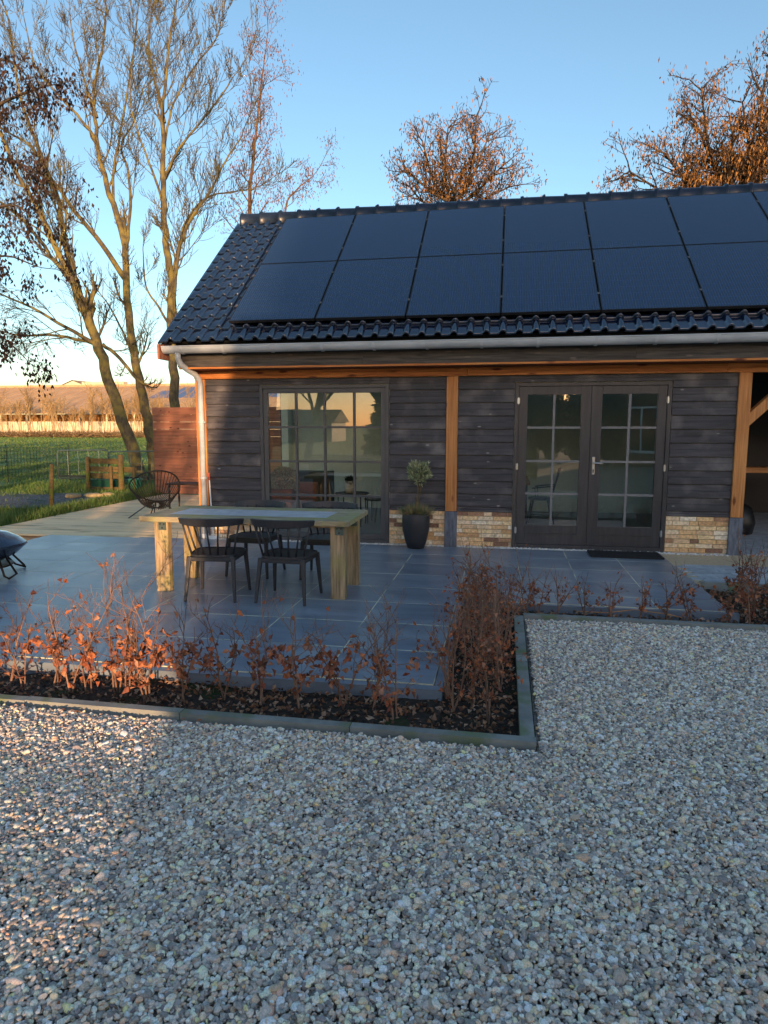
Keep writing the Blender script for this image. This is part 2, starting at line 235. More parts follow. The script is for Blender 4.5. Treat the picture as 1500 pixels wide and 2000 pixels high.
# ------------------------------------------------------------------ mesh helpers
class MB:
    """collects boxes, tubes, lathes; build() links them as one mesh object"""
    def __init__(s): s.v = []; s.f = []
    def add(s, v, f):
        o = len(s.v); s.v += [tuple(p) for p in v]; s.f += [tuple(i + o for i in q) for q in f]; return s
    def box(s, c, d, rot=None):
        x, y, z = d[0] / 2, d[1] / 2, d[2] / 2
        vs = [Vector(p) for p in ((-x, -y, -z), (x, -y, -z), (x, y, -z), (-x, y, -z), (-x, -y, z), (x, -y, z), (x, y, z), (-x, y, z))]
        if rot: R = Euler(rot).to_matrix(); vs = [R @ p for p in vs]
        c = Vector(c)
        return s.add([p + c for p in vs], [(0, 3, 2, 1), (4, 5, 6, 7), (0, 1, 5, 4), (1, 2, 6, 5), (2, 3, 7, 6), (3, 0, 4, 7)])
    def span(s, a, b): return s.box([(a[i] + b[i]) / 2 for i in range(3)], [abs(b[i] - a[i]) for i in range(3)])
    def beam(s, a, b, w, h, up=(0, 0, 1), w2=None, h2=None):
        a = Vector(a); b = Vector(b); d = (b - a).normalized(); sd_ = d.cross(Vector(up))
        if sd_.length < 1e-4: sd_ = d.cross(Vector((0, 1, 0)))
        sd_.normalize(); u = sd_.cross(d); w2 = w2 or w; h2 = h2 or h
        vs = [a + sd_ * x * w / 2 + u * y * h / 2 for x, y in ((-1, -1), (1, -1), (1, 1), (-1, 1))] + [b + sd_ * x * w2 / 2 + u * y * h2 / 2 for x, y in ((-1, -1), (1, -1), (1, 1), (-1, 1))]
        return s.add(vs, [(0, 3, 2, 1), (4, 5, 6, 7), (0, 1, 5, 4), (1, 2, 6, 5), (2, 3, 7, 6), (3, 0, 4, 7)])
    def tube(s, pts, r, k=8, cap=True):
        pts = [Vector(p) for p in pts]; n = len(pts); rs = r if isinstance(r, (list, tuple)) else [r] * n
        vs = []; prev = None
        for i in range(n):
            d = (pts[min(i + 1, n - 1)] - pts[max(i - 1, 0)]).normalized()
            if prev is None:
                a = d.cross(Vector((0, 0, 1)));
                if a.length < 0.1: a = d.cross(Vector((1, 0, 0)))
            else: a = prev - d * prev.dot(d)
            a.normalize(); prev = a; b = d.cross(a)
            for j in range(k):
                t = 2 * PI * j / k; vs.append(pts[i] + (a * math.cos(t) + b * math.sin(t)) * rs[i])
        fs = [(i * k + j, i * k + (j + 1) % k, (i + 1) * k + (j + 1) % k, (i + 1) * k + j) for i in range(n - 1) for j in range(k)]
        if cap: fs += [tuple(range(k))[::-1], tuple((n - 1) * k + j for j in range(k))]
        return s.add(vs, fs)
    def lathe(s, prof, k=20, c=(0, 0, 0)):
        vs = [(c[0] + r * math.cos(2 * PI * j / k), c[1] + r * math.sin(2 * PI * j / k), c[2] + z) for r, z in prof for j in range(k)]
        n = len(prof)
        fs = [(i * k + j, i * k + (j + 1) % k, (i + 1) * k + (j + 1) % k, (i + 1) * k + j) for i in range(n - 1) for j in range(k)]
        if prof[0][0] > 1e-5: fs.append(tuple(range(k))[::-1])
        if prof[-1][0] > 1e-5: fs.append(tuple((n - 1) * k + j for j in range(k)))
        return s.add(vs, fs)
    def mesh(s, name, mat, smooth=False):
        me = bpy.data.meshes.new(name); me.from_pydata([tuple(p) for p in s.v], [], s.f); me.materials.append(mat)
        if smooth: me.polygons.foreach_set('use_smooth', [True] * len(me.polygons))
        me.update(); return me
    def build(s, name, mat, parent=None, loc=(0, 0, 0), smooth=False, bevel=0, **kw):
        o = link(name, s.mesh(name, mat, smooth), parent, loc, **kw)
        if bevel:
            b = o.modifiers.new('bevel', 'BEVEL'); b.width = bevel; b.segments = 2; b.limit_method = 'ANGLE'
        return o
def tag(o, label=None, cat=None, group=None, kind=None):
    for k, v in (('label', label), ('category', cat), ('group', group), ('kind', kind)):
        if v: o[k] = v
    return o
def link(name, data, parent=None, loc=(0, 0, 0), rot=(0, 0, 0), scale=(1, 1, 1), **kw):
    o = bpy.data.objects.new(name, data); COL.objects.link(o); o.parent = parent
    o.location = loc; o.rotation_euler = rot; o.scale = scale
    return tag(o, **kw)
def thing(name, label, cat, loc=(0, 0, 0), rz=0, group=None):
    return link(name, None, None, loc, (0, 0, rz), label=label, cat=cat, group=group)
def copy_thing(root, loc, rz=None, label=None):
    c = root.copy(); COL.objects.link(c); c.location = loc
    if rz is not None: c.rotation_euler = (0, 0, rz)
    if label: c['label'] = label
    def rec(o, p):
        for ch in list(o.children):
            k = ch.copy(); COL.objects.link(k); k.parent = p; rec(ch, k)
    rec(root, c); return c
def unit_box(mat, name):
    return MB().box((0, 0, 0), (1, 1, 1)).mesh(name, mat)
UB = {}
def piece(name, matk, a, b, parent=None, rot=(0, 0, 0), **kw):
    """box piece between corners a and b; all pieces of one material share a mesh"""
    if matk not in UB: UB[matk] = unit_box(M[matk], 'block_' + matk)
    return link(name, UB[matk], parent, [(a[i] + b[i]) / 2 for i in range(3)], rot, [abs(b[i] - a[i]) for i in range(3)], **kw)
def np_mesh(name, V, F, mat, smooth=False):
    """V (n,3); F (m,k) array with constant k"""
    me = bpy.data.meshes.new(name); k = F.shape[1]
    me.vertices.add(len(V)); me.vertices.foreach_set('co', np.ascontiguousarray(V, dtype=np.float32).ravel())
    me.loops.add(F.size); me.loops.foreach_set('vertex_index', np.ascontiguousarray(F, dtype=np.int32).ravel())
    me.polygons.add(len(F)); me.polygons.foreach_set('loop_start', np.arange(0, F.size, k, dtype=np.int32))
    try: me.polygons.foreach_set('loop_total', np.full(len(F), k, dtype=np.int32))
    except Exception: pass
    if smooth: me.polygons.foreach_set('use_smooth', np.ones(len(F), dtype=bool))
    me.update(calc_edges=True); me.materials.append(mat); return me
def paths_mesh(name, paths, mat, smooth=True):
    """paths: list of (points, radii, sides) grown as tapered tubes in one mesh"""
    groups = {}
    for pts, rad, k in paths: groups.setdefault((len(pts), k), []).append((pts, rad))
    Vs = []; Fs = []; off = 0
    for (n, k), lst in groups.items():
        P = np.array([[tuple(q) for q in a[0]] for a in lst], dtype=np.float64); Rd = np.array([a[1] for a in lst])
        T = np.empty_like(P); T[:, 1:-1] = P[:, 2:] - P[:, :-2]; T[:, 0] = P[:, 1] - P[:, 0]; T[:, -1] = P[:, -1] - P[:, -2]
        T /= np.linalg.norm(T, axis=2, keepdims=True) + 1e-9
        ref = P[:, -1] - P[:, 0]; ref = np.cross(ref, np.array([0.31, 0.87, 0.13])); ref /= np.linalg.norm(ref, axis=1, keepdims=True) + 1e-9
        A = ref[:, None, :] - T * np.sum(ref[:, None, :] * T, axis=2, keepdims=True); A /= np.linalg.norm(A, axis=2, keepdims=True) + 1e-9
        B = np.cross(T, A); th = np.arange(k) * 2 * PI / k
        V = P[:, :, None, :] + Rd[:, :, None, None] * (A[:, :, None, :] * np.cos(th)[None, None, :, None] + B[:, :, None, :] * np.sin(th)[None, None, :, None])
        m = len(lst); base = (np.arange(m)[:, None, None] * n + np.arange(n - 1)[None, :, None]) * k + off
        j = np.arange(k)[None, None, :]; jn = (np.arange(k)[None, None, :] + 1) % k
        F = np.stack([base + j, base + jn, base + k + jn, base + k + j], -1).reshape(-1, 4)
        Vs.append(V.reshape(-1, 3)); Fs.append(F); off += m * n * k
    return np_mesh(name, np.concatenate(Vs), np.concatenate(Fs), mat, smooth)
def leaves_mesh(name, A, D, L, W, mat, fold=0.3, droop=0.0):
    """one folded, pointed leaf (four triangles as two quads) per anchor"""
    A = np.asarray(A, float); D = np.asarray(D, float); D = D / (np.linalg.norm(D, axis=1, keepdims=True) + 1e-9); N = len(A)
    L = np.broadcast_to(L, (N,))[:, None] * 1.0; W = np.broadcast_to(W, (N,))[:, None] * 1.0
    rv = rng.normal(size=(N, 3)); Sd = np.cross(D, rv); Sd /= np.linalg.norm(Sd, axis=1, keepdims=True) + 1e-9; Nn = np.cross(Sd, D)
    v0 = A; v1 = A + D * L * .45 + Sd * W * .5 + Nn * W * fold; v2 = A + D * L + Nn * W * fold * rng.uniform(-1.2, 1.2, (N, 1)); v3 = A + D * L * .45 - Sd * W * .5 + Nn * W * fold; v4 = A + D * L * .5
    V = np.stack([v0, v1, v2, v3, v4], 1).reshape(-1, 3); i = (np.arange(N) * 5)[:, None]
    F = np.concatenate([i + np.array([0, 1, 2, 4]), i + np.array([0, 4, 2, 3])], 0)
    return np_mesh(name, V, F, mat)

def scatter_pebbles(name, P, size, cols, base_z=0, seedv=1, **kw):
    """pebbles as instances: point cloud mesh carrying rotation, scale and colour"""
    r = np.random.default_rng(seedv); N = len(P)
    me = bpy.data.meshes.new(name); me.vertices.add(N); me.vertices.foreach_set('co', P.astype(np.float32).ravel())
    for nm, typ, arr in (('rot', 'FLOAT_VECTOR', np.stack([r.uniform(-.5, .5, N), r.uniform(-.5, .5, N), r.uniform(0, 6.28, N)], 1)),
                         ('scl', 'FLOAT_VECTOR', size)):
        a = me.attributes.new(nm, typ, 'POINT'); a.data.foreach_set('vector', arr.astype(np.float32).ravel())
    a = me.attributes.new('col', 'FLOAT_COLOR', 'POINT'); a.data.foreach_set('color', np.concatenate([cols, np.ones((N, 1))], 1).astype(np.float32).ravel())
    me.update(); o = link(name, me, **kw)
    g = bpy.data.node_groups.new('pebble_scatter', 'GeometryNodeTree')
    g.interface.new_socket('Geometry', in_out='INPUT', socket_type='NodeSocketGeometry'); g.interface.new_socket('Geometry', in_out='OUTPUT', socket_type='NodeSocketGeometry')
    n = g.nodes; l = g.links; gi = n.new('NodeGroupInput'); go = n.new('NodeGroupOutput')
    iop = n.new('GeometryNodeInstanceOnPoints'); j = n.new('GeometryNodeJoinGeometry')
    for k in range(5):
        ico = n.new('GeometryNodeMeshIcoSphere'); ico.inputs['Subdivisions'].default_value = 2; ico.inputs['Radius'].default_value = 1
        pos = n.new('GeometryNodeInputPosition'); ns = n.new('ShaderNodeTexNoise'); ns.noise_dimensions = '4D'; ns.inputs['Scale'].default_value = 0.9; ns.inputs['W'].default_value = 3.1 * k; ns.inputs['Detail'].default_value = 1
        l.new(pos.outputs[0], ns.inputs['Vector'])
        sb = n.new('ShaderNodeVectorMath'); sb.operation = 'SUBTRACT'; sb.inputs[1].default_value = (.5, .5, .5); l.new(ns.outputs['Color'], sb.inputs[0])
        sc = n.new('ShaderNodeVectorMath'); sc.operation = 'SCALE'; sc.inputs['Scale'].default_value = 1.5; l.new(sb.outputs[0], sc.inputs[0])
        sp = n.new('GeometryNodeSetPosition'); l.new(ico.outputs['Mesh'], sp.inputs['Geometry']); l.new(sc.outputs[0], sp.inputs['Offset'])
        ss = n.new('GeometryNodeSetShadeSmooth'); l.new(sp.outputs[0], ss.inputs[0])
        sm = n.new('GeometryNodeSetMaterial'); sm.inputs['Material'].default_value = M['pebble']; l.new(ss.outputs[0], sm.inputs[0])
        gt = n.new('GeometryNodeGeometryToInstance'); l.new(sm.outputs[0], gt.inputs[0]); l.new(gt.outputs[0], j.inputs[0])
    l.new(gi.outputs[0], iop.inputs['Points']); l.new(j.outputs[0], iop.inputs['Instance']); iop.inputs['Pick Instance'].default_value = True
    for nm, sock in (('rot', 'Rotation'), ('scl', 'Scale')):
        na = n.new('GeometryNodeInputNamedAttribute'); na.data_type = 'FLOAT_VECTOR'; na.inputs['Name'].default_value = nm
        l.new(na.outputs['Attribute'], iop.inputs[sock])
    l.new(iop.outputs[0], go.inputs[0])
    md = o.modifiers.new('scatter', 'NODES'); md.node_group = g
    return o

# ------------------------------------------------------------------ ground, paths, beds
def sheet(name, x0, x1, y0, y1, z, mat, nx=1, ny=1, amp=0, **kw):
    xs = np.linspace(x0, x1, nx + 1); ys = np.linspace(y0, y1, ny + 1); X, Y = np.meshgrid(xs, ys)
    Z = np.full(X.shape, z, float)
    if amp:
        for k in range(5):
            a, b, c = rng.uniform(-1, 1, 3); f = 6 * 1.9 ** k; Z += amp / 1.5 ** k * np.sin(X * f * a + Y * f * b + c * 9)
        Z += rng.normal(0, amp * .25, Z.shape)
    V = np.stack([X, Y, Z], -1).reshape(-1, 3); i = np.arange(ny)[:, None] * (nx + 1) + np.arange(nx)[None]
    F = np.stack([i, i + 1, i + nx + 2, i + nx + 1], -1).reshape(-1, 4)
    return link(name, np_mesh(name, V, F, mat, amp > 0), **kw)
sheet('ground', -1500, 1500, -1500, 1500, -0.16, M['grass'], kind='structure')
sheet('field', -160, -8.36, 0.4, 93, -0.10, M['grass'], 60, 60, 0.02, kind='structure', label='green winter meadow behind the wire fence')
sheet('gravel_bed', -9, 14, -40, -5.87, -0.045, M['gravelbase'], kind='structure')
sheet('gravel_bed', 0.21, 14, -5.87, -3.40, -0.045, M['gravelbase'], kind='structure')
sheet('mud_patch', -14.5, -9.35, 3.2, 6.1, -0.055, M['mud'], 70, 50, 0.012, kind='structure', label='grey trampled mud path by the meadow fence')

def pebbles_in(rects, sp, zc, rad):
    P = []
    for (x0, x1, y0, y1) in rects:
        nx = max(1, int((x1 - x0) / sp)); ny = max(1, int((y1 - y0) / sp)); X, Y = np.meshgrid(np.arange(nx), np.arange(ny))
        X = x0 + (X + .5 + rng.uniform(-.48, .48, X.shape)) * sp; Y = y0 + (Y + .5 + rng.uniform(-.48, .48, Y.shape)) * sp
        P.append(np.stack([X.ravel(), Y.ravel(), np.zeros(X.size)], 1))
    P = np.concatenate(P); N = len(P)
    P[:, 2] = zc + rng.uniform(-.006, .008, N) + .006 * np.sin(P[:, 0] * 3.1 + 1) * np.sin(P[:, 1] * 2.3)
    s = rad * np.exp(rng.normal(0, .28, N)); size = np.stack([s * rng.uniform(.95, 1.35, N), s * rng.uniform(.75, 1.05, N), s * rng.uniform(.5, .75, N)], 1)
    return P, size
PAL = np.array([[.30, .305, .31], [.22, .235, .25], [.15, .165, .185], [.40, .395, .375], [.46, .41, .35], [.36, .30, .25], [.11, .12, .135], [.27, .25, .22], [.55, .53, .49], [.215, .21, .205], [.30, .22, .19], [.38, .30, .19]])
PW = np.array([.18, .17, .12, .13, .07, .07, .07, .07, .045, .06, .015, .02]); PW = PW / PW.sum()
def pcols(N, pal=PAL ** 1.05 * np.array([2.75, 2.26, 1.88]), pw=PW): return np.clip(pal[rng.choice(len(pal), N, p=pw)] * rng.uniform(.7, 1.3, (N, 1)) + rng.normal(0, .006, (N, 3)), .02, .84)
P, size = pebbles_in([(-4.0, 2.7, -8.7, -5.90), (0.23, 3.2, -5.90, -3.44)], 0.0140, -0.031, 0.0091)
P2 = P.copy(); k = rng.random(len(P2)) < .7; P2 = P2[k]; s2 = size[k] * rng.uniform(.7, 1.1, (k.sum(), 1)); P2[:, :2] += rng.uniform(-.010, .010, (len(P2), 2)); P2[:, 2] += .008
P = np.concatenate([P, P2]); size = np.concatenate([size, s2])
scatter_pebbles('gravel', P, size, pcols(len(P)), seedv=3, kind='stuff', label='grey and tan rounded gravel covering the yard')
P, size = pebbles_in([(-4.35, -.81, -.125, -.012), (-.63, 2.92, -.125, -.012)], 0.017, -0.006, 0.0095)
scatter_pebbles('wall_gravel', P, size, np.clip(pcols(len(P)) * 1.5 + .05, 0, .75), seedv=5, kind='stuff', label='pale pebble strip along the foot of the house wall')

# patio of large dark tiles with sandy joints
patio = link('patio', None, kind='structure', label='dark blue-grey tiled patio')
J = 0.009
def patio_block(xs, ys):
    for i in range(len(xs) - 1):
        for j in range(len(ys) - 1):
            piece('paving_tile', 'paver', (xs[i] + J / 2, ys[j] + .007, -.03), (xs[i + 1] - J / 2, ys[j + 1] - .007, rng.uniform(-.0006, .0006)), patio)
XJ = [-6.94, -6.19, -5.44, -4.69, -3.94, -3.19, -2.69 + .02, -1.92, -1.17, -0.42]
YJ = [-5.16, -4.53, -3.86, -3.20, -2.58, -1.96, -1.34, -.74, -.13]
patio_block(XJ, YJ)
patio_block([-.42, .20, .82, 1.44, 2.07], [-2.96, -2.58, -1.96, -1.34, -.74, -.13])
MB().span((-6.94, -5.158, -.03), (-.421, -.131, -.0012)).build('joint_sand', M['joint'], patio, kind='stuff')
MB().span((-.42, -2.958, -.03), (2.068, -.131, -.0012)).build('joint_sand', M['joint'], patio, kind='stuff')
MB().span((-6.94, -5.235, -.16), (-.36, -5.165, -.006)).build('patio_edging', M['paver'], patio, label='dark strip along the patio front')
MB().span((-.415, -5.16, -.16), (-.36, -2.97, -.006)).build('patio_edging', M['paver'], patio)
MB().span((-.36, -3.015, -.16), (2.13, -2.965, -.006)).build('patio_edging', M['paver'], patio)

# concrete kerb, one-metre lengths
kerb = link('kerb', None, kind='structure', label='grey concrete kerb between beds and gravel')
def kerb_run(a, b, w=.062, L=1.0):
    a = Vector(a); b = Vector(b); d = b - a; n = max(1, round(d.length / L))
    for i in range(n):
        p = a + d * (i / n); q = a + d * ((i + 1) / n) - d.normalized() * .004
        wx, wy = (w, 0) if abs(d.y) > abs(d.x) else (0, w)
        piece('kerb_stone', 'edge', (min(p.x, q.x) - wx, min(p.y, q.y) - wy, -.20), (max(p.x, q.x), max(p.y, q.y), rng.uniform(-.003, .003)), kerb)
kerb_run((-7.0, -5.80, 0), (0.21, -5.80, 0)); kerb_run((0.20, -5.795, 0), (0.20, -3.415, 0), .078); kerb_run((.205, -3.335, 0), (4.2, -3.335, 0), .07)

# soil in the beds with clods, then leaf litter
def bed(x0, x1, y0, y1):
    sheet('soil', x0, x1, y0, y1, -.085, M['soil'], int((x1 - x0) / .03), max(3, int((y1 - y0) / .03)), .010, kind='structure')
bed(-7.2, -.345, -5.80, -5.225); bed(-.36, .125, -5.80, -2.96); bed(.125, 2.14, -3.335, -3.0); bed(2.13, 2.80, -3.335, -1.80)
def litter(rects, dens):
    A = []
    for (x0, x1, y0, y1) in rects:
        n = int((x1 - x0) * (y1 - y0) * dens); A.append(np.stack([rng.uniform(x0, x1, n), rng.uniform(y0, y1, n), rng.uniform(-.075, -.045, n)], 1))
    A = np.concatenate(A); D = rng.normal(size=A.shape); D[:, 2] *= .35; return A, D
A, D = litter([(-5.2, .1, -5.78, -5.25), (-.33, .1, -5.25, -3.0), (.1, 2.7, -3.31, -3.03), (2.15, 2.78, -3.3, -1.85)], 800)
link('leaf_litter', leaves_mesh('leaf_litter', A, D, rng.uniform(.02, .055, len(A)), rng.uniform(.012, .035, len(A)), M['litter'], .4), kind='stuff', label='dead brown leaves lying on the soil of the beds')
n = 260; A = np.stack([rng.uniform(-.3, .1, n) + rng.choice([0, 1.1, 2.3, -1.5], n), rng.uniform(-5.7, -5.3, n), np.full(n, -.07)], 1)
D = rng.normal(size=A.shape) * .5; D[:, 2] = 1
gx, gy = rng.uniform(-3.2, 2.4, 120), rng.uniform(-8.2, -5.95, 120)
gx = np.concatenate([gx, rng.normal(-2.2, .5, 26)]); gy = np.concatenate([gy, rng.normal(-6.3, .35, 26)])
A = np.stack([gx, np.minimum(gy, -5.92), np.full(len(gx), -.008)], 1); D = rng.normal(size=A.shape); D[:, 2] *= .2
link('fallen_leaves', leaves_mesh('fallen_leaves', A, D, rng.uniform(.012, .035, len(A)), rng.uniform(.01, .022, len(A)), M['litter'], .4), kind='stuff', label='few dry leaves scattered over the gravel')

n = 46; A = np.stack([rng.uniform(-3.6, -.5, n), -5.12 + abs(rng.normal(0, .5, n)), np.full(n, .004)], 1); D = rng.normal(size=A.shape); D[:, 2] *= .15
link('patio_leaves', leaves_mesh('patio_leaves', A, D, rng.uniform(.015, .04, n), rng.uniform(.01, .022, n), M['litter'], .4), kind='stuff', label='few dry leaves blown on the dark patio tiles')
# pale block paving to the right of the patio and under the carport
pv = link('block_paving', None, kind='structure', label='pale grey block paving right of the patio')
MB().span((2.075, -1.79, -.05), (9, 5, -.008)).build('joint_sand', M['mortar'], pv, kind='stuff')
MB().span((2.87, -3.33, -.05), (9, -1.79, -.008)).build('joint_sand', M['mortar'], pv, kind='stuff')
for j in range(0, 24):
    y = -3.32 + j * .105; x = 2.08 + (j % 2) * .105
    if y > -.02: break
    while x < 4.3:
        if not (x < 2.87 and y < -1.79):
            piece('paving_block', 'greypaver', (x, y, -.04), (x + .207, y + .102, rng.uniform(-.0015, .001)), pv)
        x += .211
MB().span((3.12, .0, -.04), (9, 4.9, -.001)).build('carport_floor', M['greypaver'], pv)
MB().span((2.805, -3.33, -.15), (2.865, -1.74, .003)).build('paving_edging', M['edge'], pv); MB().span((2.13, -1.795, -.15), (2.805, -1.745, .002)).build('paving_edging', M['edge'], pv)

# deck of boards left of the house
deck = link('deck', None, kind='structure', label='weathered pale wooden deck left of the house')
y = -.19; nb = 0
while y < 5.85:
    xr = -4.52 if y > .0 else -3.95
    if y < 0.0: piece('deck_board', 'deck', (-8.33, y, -.028), (-4.56, y + .138, 0), deck)
    else: piece('deck_board', 'deck', (-8.33, y, -.028), (-4.53, y + .138, rng.uniform(-.001, .001)), deck)
    y += .145
MB().span((-8.32, -.18, -.15), (-6.95, -.15, -.03)).span((-8.33, -.1, -.15), (-8.3, 5.8, -.03)).build('deck_joist', M['rawwood'], deck)
# loose raw planks and grey step slab at the patio's left corner
t = thing('plank_pile', 'loose raw wood planks lying at the deck edge beside the patio corner', 'planks', (-7.4, -.5, -.12))
MB().box((.05, .2, .03), (.85, .14, .05)).build('plank', M['rawwood'], t); MB().box((.15, .02, .085), (.7, .1, .045), (0, 0, .12)).build('plank', M['rawwood'], t)
MB().box((-.2, -.1, .03), (.8, .12, .05), (0, 0, -.1)).build('plank', M['rawwood'], t); MB().box((.22, -.28, .04), (.12, .3, .07)).build('plank', M['rawwood'], t)
tag(MB().box((0, 0, 0), (.95, .42, .035)).build('stone_slab', M['greypaver'], None, (-7.75, -.62, -.02), bevel=.004), 'pale grey slab lying beside the patio corner by the deck', 'slab')

# ------------------------------------------------------------------ the house
H = thing('barn_house', 'black timber barn house with orange posts, brick base and solar roof', 'house')
# cladding boards: lapped wedge profile
def board_mesh():
    prof = [(.0, .0), (-.027, .0), (-.030, .03), (-.027, .46), (-.024, .50), (-.014, .54), (-.013, .96), (-.006, 1.0), (0, 1.0)]
    n = len(prof); v = [(0, y, z) for y, z in prof] + [(1, y, z) for y, z in prof]
    return MB().add(v, [(i, n + i, n + i + 1, i + 1) for i in range(n - 1)] + [tuple(range(n)), tuple(range(n, 2 * n))[::-1]]).mesh('cladding_board', M['clad'])
BM = board_mesh()
def boards(x0, x1, z0, z1, hgt=.18):
    z = z1
    while z > z0 + .01:
        b = max(z - hgt, z0)
        link('cladding_board', BM, H, (x0, 0.004, b), scale=(x1 - x0, 1, z - b - .004)); z = b
PLZ = .492; ZB = 2.362
boards(-4.35, -3.525, PLZ, ZB); boards(-1.60, -.80, PLZ, ZB); boards(-.64, .125, PLZ, ZB); boards(2.145, 2.93, PLZ, ZB)
boards(-3.525, -1.60, 2.272, ZB); boards(.125, 2.145, 2.267, ZB)
# structural walls (boxes behind the cladding)
def wallseg(a, b, mat='plaster', name='wall'): return MB().span(a, b).build(name, M[mat], H)
for x0, x1 in ((-4.47, -3.50), (-1.62, .15), (2.12, 3.05)): wallseg((x0, .0135, -.05), (x1, .16, 2.5))
wallseg((-3.50, .0135, 2.26), (-1.62, .16, 2.5)); wallseg((.15, .0135, 2.255), (2.12, .16, 2.5))
wallseg((-3.50, .0135, -.05), (-1.62, .16, .02)); wallseg((.15, .0135, -.05), (2.12, .16, .02))
# brick plinth
for x0, x1 in ((-4.35, -3.525), (-1.60, -.80), (-.64, .125), (2.145, 2.93)):
    MB().span((x0, -.004, -.05), (x1, .0125, PLZ - .004)).build('mortar', M['mortar'], H, kind='stuff')
    for c in range(9):
        z = -.048 + c * .0602; x = x0 - (c % 2) * .105 - .02 * (c % 3)
        while x < x1:
            Lb = .205 if rng.random() < .8 else .1
            a = max(x, x0 + .002); b = min(x + Lb, x1 - .002)
            if b - a > .03: piece('brick', 'brick', (a, -.018 - rng.uniform(0, .004), z), (b, .0, z + .0515), H)
            x += Lb + .009
# posts and beams
def post(x0, x1, z0=PLZ): 
    MB().span((x0, -.05, z0), (x1, .10, 2.358)).build('post', M['larch_v'], H, bevel=.005)
    MB().span((x0 - .008, -.055, -.03), (x1 + .008, .09, z0 - .002)).build('post_foot', M['postfoot'], H, bevel=.006)
post(-4.50, -4.35); post(-.798, -.642); post(2.932, 3.085)
for a, b in ((-4.505, -.52), (-.516, 2.78), (2.784, 9)): MB().span((a, -.058, 2.362), (b, .10, 2.475)).build('beam', M['larch_h'], H, bevel=.005)
MB().span((-4.58, -.44, 2.703), (9, -.40, 2.93)).build('gutter_board', M['fascia'], H)
MB().span((-4.52, -.37, 2.478), (9, .2, 2.496)).build('soffit', M['larch_shaded'], H)
MB().span((-4.56, -.405, 2.478), (9, -.372, 2.503)).build('soffit_trim', M['larch_h'], H)
MB().span((-4.58, -.395, 2.506), (-1.9, -.37, 2.70)).build('fascia_board', M['fascia'], H); MB().span((-1.897, -.395, 2.506), (1.6, -.37, 2.70)).build('fascia_board', M['fascia'], H); MB().span((1.603, -.395, 2.506), (9, -.37, 2.70)).build('fascia_board', M['fascia'], H)
# carport side: brace, dark inner walls
MB().beam((3.02, .03, 1.70), (3.72, .03, 2.40), .12, .13, (0, 1, 0)).build('brace', M['larch_v'], H, bevel=.004)
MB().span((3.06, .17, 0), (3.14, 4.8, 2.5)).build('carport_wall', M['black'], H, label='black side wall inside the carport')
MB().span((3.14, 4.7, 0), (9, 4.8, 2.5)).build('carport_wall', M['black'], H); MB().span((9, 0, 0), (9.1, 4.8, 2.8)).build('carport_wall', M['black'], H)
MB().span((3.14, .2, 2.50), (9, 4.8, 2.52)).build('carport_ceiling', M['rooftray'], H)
# house body other sides
MB().span((-4.47, .17, -.05), (-4.33, .5, 2.5)).span((-4.47, 3.7, -.05), (-4.33, 4.75, 2.5)).span((-4.47, .5, -.05), (-4.33, 3.7, .25)).span((-4.47, .5, 2.35), (-4.33, 3.7, 2.5)).build('side_wall', M['plaster'], H)
MB().span((-4.33, 3.95, -.05), (3.05, 4.1, 2.6)).span((-4.47, 4.1, -.05), (-4.33, 4.8, 2.5)).build('back_wall', M['plaster'], H)
MB().span((-4.49, .17, 0), (-4.472, 4.8, .25)).span((-4.49, .17, 2.35), (-4.472, 4.8, 2.5)).span((-4.49, .17, .25), (-4.472, .5, 2.35)).span((-4.49, 3.7, .25), (-4.472, 4.8, 2.35)).build('side_cladding', M['clad'], H)
MB().span((-4.33, .165, 0), (3.05, 3.95, .02)).build('floor', M['darkfloor'], H)
MB().span((-4.33, .165, 2.45), (3.05, .9, 2.47)).span((-1.3, .9, 2.45), (-.2, 3.95, 2.47)).build('ceiling', M['ceil'], H)  # ceiling bays left out so daylight from the rear slope lights the room
# gable triangle left + bargeboards
PT = math.radians(39.02); cp, sp_ = math.cos(PT), math.sin(PT)
MB().add([(-4.49, .02, 2.5), (-4.49, 4.7, 2.5), (-4.49, 2.36, 5.15), (-4.45, .02, 2.5), (-4.45, 4.7, 2.5), (-4.45, 2.36, 5.15)], [(0, 2, 1), (3, 4, 5), (0, 1, 4, 3), (1, 2, 5, 4), (2, 0, 3, 5)]).build('gable', M['clad'], H)
# roof: local frame u = x, v = up slope, n = normal
N_ = Vector((0, -sp_, cp)); Vv = Vector((0, cp, sp_))
E0 = Vector((0, -.62, 2.83))            # eave point of the tile surface
panelP = Vector((0, -.48, 3.108))
def RP(u, v, n=0): return Vector((u, 0, 0)) + E0 + Vv * v + N_ * n
slopeL = (2.36 - E0.y) / cp
roof = MB().add([tuple(RP(-4.66, 0.06, -.07)), tuple(RP(9.1, .06, -.07)), tuple(RP(9.1, slopeL, -.07)), tuple(RP(-4.66, slopeL, -.07)), tuple(RP(-4.66, .06, -.035)), tuple(RP(9.1, .06, -.035)), tuple(RP(9.1, slopeL, -.035)), tuple(RP(-4.66, slopeL, -.035))],
    [(0, 3, 2, 1), (4, 5, 6, 7), (0, 1, 5, 4), (1, 2, 6, 5), (2, 3, 7, 6), (3, 0, 4, 7)]).build('roof', M['rooftray'], H)
